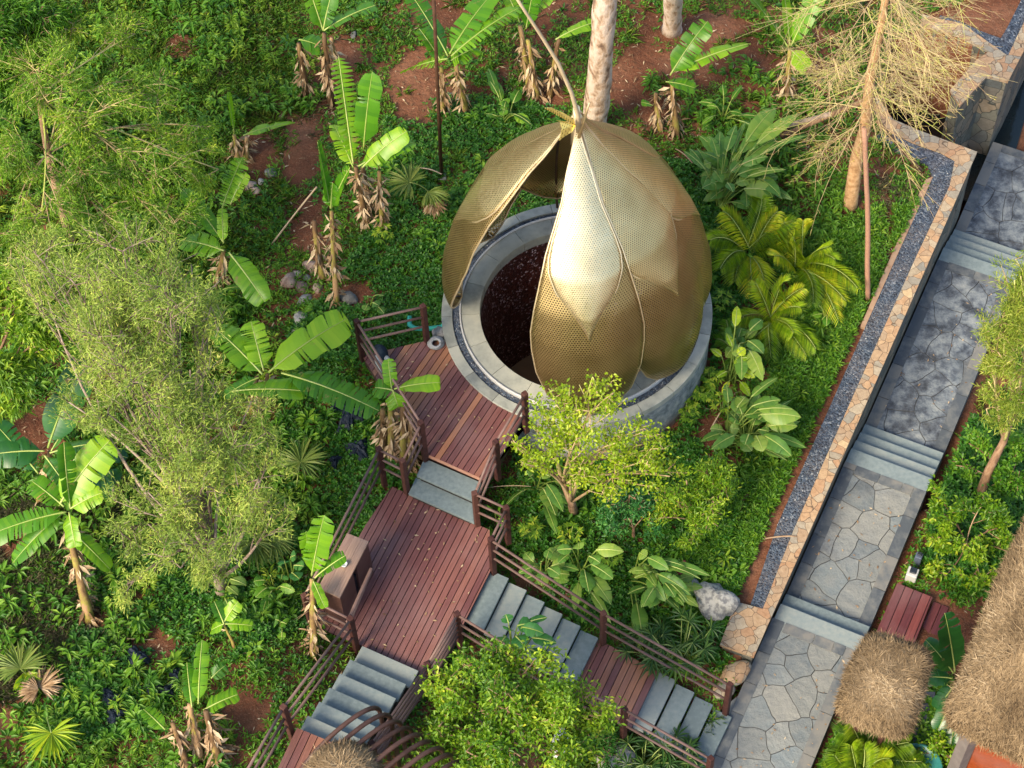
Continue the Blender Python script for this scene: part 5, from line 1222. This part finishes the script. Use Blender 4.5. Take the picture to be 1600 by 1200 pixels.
tree('dense yellow-green leafy tree between the two lower stairs at the bottom', 'tree', (790,1190), [(792,1170,.2),(795,1150,.8)],
    [(710,1085,1.5,.45,.35,.4),(700,1140,1.3,.4,.4,.4),(760,1060,1.7,.45,.4,.4),(820,1060,1.8,.5,.4,.4),(870,1080,1.7,.45,.4,.4),(915,1090,1.5,.4,.3,.3),(780,1110,1.9,.55,.5,.45),(850,1130,1.9,.5,.5,.45),(740,1170,1.6,.5,.45,.4),(810,1180,1.8,.6,.5,.45),(880,1180,1.5,.4,.4,.4),(675,1180,1.2,.35,.35,.3),(925,1120,1.2,.3,.25,.25),(690,1060,1.4,.25,.25,.25),(850,1230,1.6,.5,.4,.3),(740,1230,1.5,.5,.4,.3)],
    430, LF(LM_LIME2, .085, .034, 34, sp=.07, droop=.25), tr=.08, seed=5)
tree('round mid-green bush beside the lime tree, full of small finger leaves', 'shrub', (1090,830), [(1090,815,-.9)],
    [(1100,740,-.2,.35,.35,.3),(1065,790,-.4,.4,.35,.3),(1110,785,-.3,.4,.4,.35),(1090,825,-.6,.35,.3,.25),(1135,760,-.5,.22,.25,.25),(1040,810,-.5,.3,.25,.22),(1120,735,-.1,.28,.25,.25),(1075,760,-.1,.3,.28,.28)], 190, LF(LM_LIME2, .085, .022, 34, sp=.05), tr=.035, seed=6, name='bush')
tree('darker blue-green bush tucked below the lime tree crown', 'shrub', (990,840), [(990,825,-.9)],
    [(985,785,-.4,.4,.35,.3),(960,800,-.6,.3,.3,.25),(1012,800,-.6,.3,.3,.25),(985,815,-.7,.35,.25,.2)], 90, LF(LM_TEAL, .08, .026, 34, sp=.05), tr=.03, seed=8, name='bush')
tree('large feathery olive-green tree with drooping sprays left of centre', 'tree', (345,925), [(342,905,.3),(330,840,1.4)],
    [(200,420,4.6,.9,.8,.5),(130,470,4.4,.8,.7,.5),(270,480,4.6,.7,.7,.5),(80,430,4.3,.7,.6,.4),(200,540,4.4,.8,.7,.5),(330,500,3.8,.4,.5,.4),(230,620,4.1,.7,.6,.5),(300,600,4.0,.6,.6,.5),(180,660,3.7,.35,.5,.4),(350,690,3.5,.65,.6,.5),(280,700,3.7,.6,.6,.5),(400,760,3.0,.5,.5,.4),(320,770,3.2,.6,.55,.5),(240,780,3.1,.55,.6,.45),(270,840,2.6,.5,.5,.4),(350,840,2.6,.5,.45,.4),(200,830,2.5,.3,.5,.35),(420,810,2.5,.3,.35,.3),(205,910,1.7,.22,.3,.3),(390,640,3.5,.35,.35,.3),(150,580,4.0,.4,.3,.3),(345,885,1.5,.45,.25,.25),(290,880,1.7,.35,.25,.25),(60,400,4.0,.5,.35,.3),(300,430,3.9,.4,.3,.3),(430,700,3.0,.3,.3,.25),(120,640,3.2,.3,.35,.3)],
    1250, LF(LM_OLIVE, .085, .012, 44, 'spray', sp=.06, dr=-.1), bark=BARKG, tr=.09, seed=9)
tree('feathery mimosa-like tree with reddish trunk in the upper left corner', 'tree', (112,375), [(100,340,.2),(75,240,1.8),(60,150,3.0)],
    [(60,120,3.4,.7,.6,.4),(150,180,3.0,.8,.5,.4),(230,150,2.6,.6,.5,.3),(120,280,2.6,.7,.5,.35),(220,260,2.4,.8,.5,.3),(30,230,3.0,.5,.6,.4),(260,340,2.0,.6,.4,.3),(160,350,2.2,.7,.5,.3),(60,350,2.6,.6,.5,.3),(20,400,2.6,.5,.5,.3),(330,260,1.6,.4,.4,.25),(100,60,3.2,.7,.4,.3),(200,60,2.8,.6,.4,.3),(300,200,1.9,.4,.4,.25),(20,60,3.4,.4,.5,.3)],
    800, LF(LM_FERN, .085, .015, 50, 'spray', sp=.05, dr=-.1, limb=.6), bark=BARK, tr=.075, seed=12, tm=TWIG)
tree('dark drooping-leaved tree poking in at the far upper left edge', 'tree', (-60,260), [(-50,200,1.5),(-40,120,2.8)],
    [(10,50,3.6,.4,.5,.3),(60,20,3.6,.5,.4,.3),(-10,120,3.2,.4,.4,.3),(110,30,3.2,.4,.25,.2),(20,150,3.0,.3,.25,.2)], 110, LF(LM_MID, .16, .022, 34, 'spray', sp=.06, dr=-.35, droop=.4), tr=.08, seed=14)
tree('tree with long pale glossy leaves at the left edge above the dark banana', 'tree', (-30,680), [(-25,640,1.2),(-20,580,2.4)],
    [(20,480,3.2,.5,.5,.3),(50,540,3.0,.45,.4,.3),(10,580,2.8,.4,.4,.3),(15,625,2.4,.3,.3,.25)], 130, LF(LM_FERN, .15, .035, 30, 'spray', sp=.08, dr=-.3, droop=.3), tr=.07, seed=15)
tree('feathery yellow-green tree with leaning tan trunk right of the stone path', 'tree', (1530,776), [(1545,735,-1.7),(1568,690,-1.0),(1582,650,-.3)],
    [(1585,450,2.2,.3,.4,.5),(1570,500,1.8,.35,.4,.5),(1600,540,1.6,.5,.5,.5),(1560,560,1.4,.35,.35,.4),(1590,610,1.0,.4,.4,.4),(1545,600,1.0,.2,.25,.3),(1545,640,.5,.25,.2,.25),(1620,480,1.8,.4,.5,.5),(1575,660,.3,.3,.2,.25),(1600,410,2.6,.2,.25,.25)], 260, LF(leafmat('lemon_needle', [(0, (.12, .2, .02)), (.5, (.25, .34, .04)), (1, (.48, .5, .10))], .5, .35), .10, .014, 44, 'spray', sp=.05, dr=.1), bark=BARK, tr=.075, seed=17, tm=TWIG)
tree('low shrub with bright rosettes of new leaves beside the four middle path steps', 'shrub', (1510,860), [(1510,850,-1.9)],
    [(1460,770,-1.4,.2,.2,.15),(1480,810,-1.5,.3,.25,.2),(1530,800,-1.4,.35,.3,.2),(1470,840,-1.6,.25,.2,.15),(1550,830,-1.6,.3,.3,.2),(1510,850,-1.6,.35,.3,.15),(1565,860,-1.8,.25,.3,.15),(1480,895,-1.9,.3,.2,.12),(1530,900,-1.9,.35,.25,.12)], 160, LF(LM_LIME2, .10, .036, 26, sp=.04), tr=.03, seed=19, name='bush')
tree('loose shrub of lobed leaves behind the leaning tan trunk', 'shrub', (1570,770), [(1570,760,-2.3)],
    [(1590,740,-1.7,.35,.3,.2),(1560,750,-1.8,.3,.25,.2),(1520,700,-1.9,.3,.25,.2),(1600,700,-1.6,.3,.3,.2),(1500,730,-2.1,.25,.2,.15)], 90, LF(LM_MID, .09, .04, 26, sp=.05), tr=.025, seed=21, name='bush')
tree('sparse yellowish shrub by the slate slabs at the lower right', 'shrub', (1465,1190), [(1465,1180,-1.7)],
    [(1455,1165,-1.4,.25,.2,.15),(1490,1185,-1.5,.3,.2,.15),(1430,1180,-1.6,.2,.2,.15),(1560,1190,-1.2,.3,.15,.15)], 60, LF(LM_LIME2, .07, .035, 18, sp=.05), tr=.02, seed=23, name='bush')
tree('low dark shrub at the foot of the white rock and right stair', 'shrub', (930,1180), [(930,1170,-1.2)],
    [(920,1150,-1.0,.35,.25,.2),(960,1160,-1.2,.3,.25,.15),(950,1190,-1.2,.4,.25,.15)], 70, LF(LM_CLOVER, .06, .02, 30, sp=.05), tr=.02, seed=25, name='bush')

# bare twiggy larch-like tree
def bare_tree():
    b = gp(1328, 325); t = thing('bare_tree', 'bare yellow-twigged tree with orange trunk over the dark pit', 'tree', b)
    trunk = [b-Vector((0, 0, .1)), pt(1338, 250, -.1), pt(1352, 200, 1.0), pt(1360, 120, 2.6), pt(1375, 50, 3.8), pt(1390, -40, 5.2)]
    m_ = MB(); fine = []
    for i in range(5):
        for k in range(4): fine.append(trunk[i].lerp(trunk[i+1], k/4))
    m_.tube(fine, [.13-.004*i for i in range(20)], 12); m_.build('trunk', flatmat('orange_bark', [(0, (.25, .13, .06)), (.5, (.45, .26, .12)), (1, (.6, .38, .2))], .85, 12, .5, bump=.8), t, True)
    lb = MB(); tw = MB(); rg = random.Random(4); Cs, Ds = [], []
    ntw = 0
    for i in range(74):
        f = rg.uniform(.42, 1.0); k = f*4.999; s0 = trunk[int(k)].lerp(trunk[int(k)+1], k-int(k))
        a = rg.uniform(0, 6.283); L = rg.uniform(.8, 1.75); e = s0+Vector((math.cos(a)*L, math.sin(a)*L*.95, rg.uniform(-.9, .1)*L*.6))
        pts = bez(s0, (s0+e)/2+Vector((0, 0, .12*L)), e, 9); lb.tube(pts, [.012*(1-.85*q/8) for q in range(9)], 5, random.random())
        for j in range(17):
            q = rg.uniform(.2, 1)*7.99; p = pts[int(q)].lerp(pts[int(q)+1], q-int(q)); d = Vector((rg.gauss(0, 1), rg.gauss(0, 1), rg.gauss(0, .5))).normalized()+(e-s0).normalized()*.9
            l = rg.uniform(.15, .5); p2 = p+d*l*.5+Vector((0, 0, -.02)); p3 = p+d*l+Vector((rg.uniform(-.05, .05), 0, -.06)); tw.tube([p, p2, p3], [.0042, .003, .0015], 3, cap=False)
            for h in range(3):
                p_ = p.lerp(p3, rg.uniform(.3, 1)); d2 = (d+Vector((rg.gauss(0, 1), rg.gauss(0, 1), rg.gauss(0, .5)))).normalized()*rg.uniform(.06, .18); tw.tube([p_, p_+d2], [.0028, .0015], 3, cap=False); Cs.append(list(p_)); Ds.append(list(d2)); Cs.append(list(p_+d2*.6)); Ds.append(list(d2))
    lb.build('branches', TWIG, t, True); tw.build('twigs', TWIG, t)
    C = np.array(Cs); D = np.array(Ds); leafmesh('sparse_needles', C, D, rdir(len(C)), RN.uniform(.03, .09, len(C)), .009, leafmat('yellow_needle', [(0, (.2, .2, .03)), (.6, (.42, .38, .06)), (1, (.6, .5, .12))], .6, .3), t)
bare_tree()
def bare_pole(label, name, cat, pts, r0_, r1_, mat, group=None):
    m_ = MB(); fine = []; P_ = [Vector(p) for p in pts]
    for i in range(len(P_)-1):
        for k in range(6): fine.append(P_[i].lerp(P_[i+1], k/6)+Vector((random.uniform(-1, 1), random.uniform(-1, 1), 0))*r1_*.15)
    fine.append(P_[-1]); n = len(fine); m_.tube(fine, [r0_+(r1_-r0_)*i/n for i in range(n)], 10)
    return tag(m_.build(name, mat, None, True, origin=P_[0]), label, cat, group)
bare_pole('thin reddish sapling trunk standing straight below the bare twiggy tree', 'sapling', 'tree', [gp(1357, 470)+Vector((0, 0, -.1)), pt(1356, 330, .6), pt(1350, 200, 2.4)], .045, .04, flatmat('reddish_bark', [(0, (.2, .1, .07)), (1, (.36, .2, .13))], .8, 20))
bare_pole('brown prop pole leaning on the bare twiggy tree from the left', 'prop_pole', 'pole', [gp(1215, 215), pt(1350, 158, 1.6)], .04, .045, BARK)
bare_pole('darker prop pole behind the other prop, leaning on the bare tree', 'prop_pole', 'pole', [gp(1210, 202), pt(1300, 178, .7)], .045, .045, BARKG)
bare_pole('short prop pole leaning on the bare tree from the gravel corner', 'prop_pole', 'pole', [gp(1440, 268), pt(1372, 190, 1.2)], .04, .035, BARK)
m = BARK
big = flatmat('peeling_bark', [(0, (.16, .10, .07)), (.35, (.3, .2, .13)), (.65, (.5, .36, .25)), (1, (.62, .5, .40))], .85, 7, .8, bump=1, bdist=.04, stretch=(1, 1, .5))
for lab, pts_, ra, rb_ in (('thick pale peeling tree trunk rising behind the dome top', [gp(928, 200)+Vector((0, 0, -.1)), pt(940, 80, 1.8), pt(950, -60, 4.2), pt(955, -160, 6)], .22, .15),
                      ('shorter dark-based tree trunk at the top edge on bare soil', [gp(1050, 45)+Vector((0, 0, -.1)), pt(1052, -30, 1.2), pt(1054, -120, 2.8)], .17, .14)):
    t = thing('tall_tree', lab, 'tree', pts_[0]); m_ = MB(); fine = []
    for i in range(len(pts_)-1):
        for k in range(8): fine.append(pts_[i].lerp(pts_[i+1], k/8)+Vector((random.uniform(-.012, .012), random.uniform(-.012, .012), 0)))
    n = len(fine); m_.tube(fine, [(ra+(rb_-ra)*i/n)*random.uniform(.93, 1.07)*(1.25 if i == 0 else 1) for i in range(n)], 16); m_.build('trunk', big, t, True)
# lamp pole
pl = thing('lamp_pole', 'thin dark brown pole standing among banana leaves at the top', 'pole', gp(690, 277))
m_ = MB(); b = gp(690, 277); m_.tube([b, pt(684, 140, b.z+2.6), pt(676, -40, b.z+6.0)], [.035, .03, .028], 10); m_.build('shaft', flatmat('dark_pole', [(0, (.05, .025, .015)), (1, (.1, .05, .03))], .5), pl, True)
m_ = MB(); m_.box((b.x, b.y, b.z-.1), .16, .16, .14, 0, .5, .01); m_.build('footing', CONC, pl)
m_ = MB(); m_.tube([pt(676, -40, b.z+6.0), pt(690, -60, b.z+6.1), pt(700, -66, b.z+6.05)], .02, 6); m_.box(tuple(pt(700, -66, b.z+5.95)), .2, .1, .05); m_.build('lamp_head', POST, pl)

# ---- rocks --------------------------------------------------------------
RK = [flatmat('pink_rock', [(0, (.22, .14, .11)), (.5, (.38, .27, .21)), (1, (.5, .4, .33))], .9, 8, .5, bump=1, bdist=.03), flatmat('grey_rock', [(0, (.14, .14, .13)), (.5, (.27, .26, .24)), (1, (.42, .4, .37))], .9, 9, .5, bump=1, bdist=.03),
      flatmat('white_rock', [(0, (.16, .16, .17)), (.4, (.15, .155, .155)), (.7, (.21, .21, .20)), (1, (.34, .34, .31))], .85, 13, .7, bump=1, bdist=.03)]
def rock(x, y, r, mi, label, group='stones on the red soil', sy=.8, sz=.6, seed=0, name='rock', z=None, rough=.22):
    p = gp(x, y) if z is None else pt(x, y, z); m_ = MB(); blob(m_, (p.x, p.y, p.z+r*sz*.4), r, r*sy, r*sz, seed, seed*3+1, rough, 9)
    return tag(m_.build(name, RK[mi], None, True, origin=p), label, 'rock', group)
rk = [(452,442,.17,0,'largest pinkish round rock at the left of the rock pile below the banana'),(472,450,.13,0,'flat pink rock touching the right of the largest round rock'),(486,418,.13,0,'pinkish rock behind the rock pile on the soil slope'),(480,435,.07,1,'small dark grey stone in the middle of the rock pile'),(497,452,.10,0,'pale pink rock at the right end of the rock pile'),(465,430,.09,0,'upper pink rock of the pile beside the small grey stone'),
 (476,470,.13,1,'grey flat stone just below the rock pile'),(470,500,.17,1,'long grey stone lower down toward the huge banana leaf'),(545,468,.17,1,'upright grey slab rock right of the banana stems'),(392,292,.11,0,'tan stone in the small stone group on the upper left soil'),(408,285,.07,1,'grey stone in the small stone group on the upper left soil'),(400,300,.09,0,'pale flat stone at the front of the small stone group'),(424,272,.11,1,'single grey stone right of the small stone group'),(320,198,.06,1,'little pale stone near the young banana in the upper left'),(510,470,.06,0,'small pink stone between the banana stem and slab rock'),(460,520,.08,1,'small grey stone under the long grey stone'),(553,55,.09,1,'flat pale stone on bare soil near the top')]
for i, (x, y, r, mi, lab) in enumerate(rk): rock(x, y, r, mi, lab, seed=i+1, sy=random.uniform(.6, .95), sz=random.uniform(.45, .7))
rock(1120, 945, .34, 2, 'big black-and-white streaked boulder beside the end of the retaining wall', None, .85, .7, 31, z=-1.3)
rock(1082, 918, .13, 2, 'small white rock left of the streaked boulder under heliconia leaves', None, .8, .7, 33, z=-1.2)
rock(962, 1192, .3, 1, 'rough grey boulder at the bottom edge below the lower railing', None, .7, .8, 35)
rock(688, 522, .12, 1, 'rough grey stone wedged between the deck, hose and stone ring', None, .8, .6, 37, z=-.1)
rock(640, 775, .11, 0, 'tan stone beside the post between the pale slabs and middle deck', None, .8, .9, 38, z=-.55)
for i, (x, y, r, lab) in enumerate([(1150,1052,.26,'flat tan stepping stone at the foot of the retaining wall end'),(1130,1080,.2,'tan stone slab beside the last right railing post')]):
    p = gp(x, y); m_ = MB(); blob(m_, (p.x, p.y, p.z+.02), r, r*.7, .1, .6, 50+i, .1, 9); tag(m_.build('stepping_stone', CAP, None, True, origin=p), lab, 'rock', 'tan stones at the wall end')
p = pt(875, 1162, -.5); m_ = MB(); blob(m_, (p.x, p.y, p.z), .12, .24, .16, -.2, 61, .1, 10); tag(m_.build('cloth_sack', flatmat('white_cloth', [(0, (.5, .5, .5)), (1, (.8, .8, .78))], .8), None, True, origin=p), 'crumpled white sack lying in the grass right of the leafy tree', 'sack')
# black planting bags half buried in the cover
def crumple(mb, c, r, seed):
    rg = np.random.default_rng(seed+90); n = 16; vs, fs = [], []
    ph = rg.uniform(0, 6.28, 8)
    for i in range(n+1):
        for j in range(n+1):
            u, v = (i/n*2-1), (j/n*2-1); k = 1+.25*math.sin(3*math.atan2(v, u)+ph[0])+.12*math.sin(7*math.atan2(v, u)+ph[1]); x, y = u*r*k, v*r*k*.8
            z = .10*max(0, 1-(u*u+v*v))**.6+.035*abs(math.sin(5*u+ph[2]+2*v))+.03*abs(math.sin(7*v+ph[3]-3*u))+rg.uniform(0, .02)-.05*(u*u+v*v)
            a = ph[4]; vs.append((c[0]+x*math.cos(a)-y*math.sin(a), c[1]+x*math.sin(a)+y*math.cos(a), c[2]+z))
    fs = [[i*(n+1)+j, (i+1)*(n+1)+j, (i+1)*(n+1)+j+1, i*(n+1)+j+1] for i in range(n) for j in range(n) if ((i-n/2)**2+(j-n/2)**2) < (n/2)**2*1.05]
    mb.add(vs, fs, .5)
BAG = flatmat('black_plastic', [(0, (.008, .012, .022)), (1, (.02, .03, .05))], .5, 8, .4, bump=.8)
for i, (x, y, r, lab) in enumerate([(548,652,.24,'largest black plastic sheet lump under the torn banana leaf'),(562,706,.2,'black plastic lump left of the dry wrapped banana stems'),(530,640,.13,'small black plastic fold left of the largest black lump'),(525,725,.12,'small black plastic lump above the fan palm'),(215,1032,.17,'black planting bag in the weeds below the leaning banana'),(175,1095,.16,'black planting bag at the lower left, left of the others'),(182,1120,.14,'lowest black planting bag in the lower left weeds'),(240,1080,.12,'black planting bag between the weeds and the withered banana'),(262,1085,.13,'black planting bag touching the withered banana clump'),(275,1058,.1,'small black bag above the withered banana clump')]):
    p = gp(x, y); m_ = MB(); crumple(m_, (p.x, p.y, p.z+.03), r*1.15, i); tag(m_.build('plastic_bag', BAG, None, False, origin=p), lab, 'plastic bag', 'black plastic bags in the weeds')
# sticks
STK = flatmat('dry_stick', [(0, (.3, .2, .12)), (1, (.5, .38, .25))], .8, 10)
for (x0, y0, z0_, x1, y1, z1_, r, lab) in [(425,385,.05,495,292,.9,.016,'long dry stick leaning against the rolled-leaf banana'),(1055,238,.1,1082,255,.2,.012,'short dry stalk beside the pale spoon-leaf clump'),(655,268,.1,690,272,.2,.012,'thin twig at the foot of the lamp pole'),(140,1003,.06,240,1000,.06,.008,'thin straight pale stick lying on the weeds at the lower left'),(1110,672,.02,1128,640,.15,.012,'dry stalk on the bare soil right of the stone ring'),(1190,845,.05,1245,838,.1,.014,'reddish twig lying across the gravel strip'),(760,772,.2,830,760,.3,.007,'thin green twig near the railing corner')]:
    a = gp(x0, y0); bq = gp(x1, y1); a.z += z0_; q_ = pt(x1, y1, bq.z+z1_); m_ = MB(); m_.tube(bez(a, (a+q_)/2+Vector((.02, .02, .05)), q_, 6), r, 6); tag(m_.build('stick', STK, None, True, origin=a), lab, 'stick', 'dry sticks on the ground')
# red planter leaf and blue-green pot
p = pt(1066, 885, -1.0); m_ = MB(); m_.box((p.x, p.y, p.z-.1), .2, .16, .1, .5, .5, .01); tag(m_.build('brick', flatmat('dark_red_brick', [(0, (.14, .02, .03)), (1, (.2, .04, .05))], .8), origin=p), 'dark red block in the weeds above the heliconia', 'brick')
p = PV(1432, 1205, -1.75); m_ = MB(); lathe(m_, p, [(.001, -1.9), (.28, -1.9), (.36, -1.55), (.33, -1.55), (.26, -1.8), (.001, -1.75)], 28); tag(m_.build('water_bowl', flatmat('teal_glaze', [(0, (.02, .12, .12)), (1, (.04, .2, .18))], .25), None, True, origin=p), 'teal glazed bowl at the bottom edge below the slate slabs', 'bowl')

# leaves fallen on the decks and the path
def strew(poly, z, n, label):
    q = np.array(W(poly, z)); x = RN.uniform(q[:, 0].min(), q[:, 0].max(), n*4); y = RN.uniform(q[:, 1].min(), q[:, 1].max(), n*4); k = inpoly(x, y, q); x, y = x[k][:n], y[k][:n]; n = len(x)
    a = RN.uniform(0, 6.28, n); D = np.stack([np.cos(a), np.sin(a), RN.normal(size=n)*.08], 1)
    tag(leafmesh('fallen_leaves', np.stack([x, y, np.full(n, z+.012)], 1), D, np.tile([[0, 0, 1.0]], (n, 1)), RN.uniform(.025, .08, n), RN.uniform(.012, .03, n), LM_DEAD), label, 'leaf litter', kind='stuff')
strew([(600,560),(690,545),(800,650),(750,740),(665,700)], .003, 45, 'few small dry leaves lying on the upper deck')
strew([(612,765),(742,820),(766,888),(655,1045),(566,1005)], -.397, 70, 'few small dry leaves lying on the middle deck')
strew([(1180,1050),(1330,1030),(1280,1200),(1140,1200)], ZA+.003, 40, 'bits of dry leaf on the lowest part of the stone path')
strew([(1230,930),(1340,980),(1430,800),(1320,760)], ZB+.003, 50, 'bits of dry leaf on the second part of the stone path')
strew([(1370,650),(1475,700),(1570,450),(1480,430)], ZCC+.003, 40, 'bits of dry leaf on the third part of the stone path')
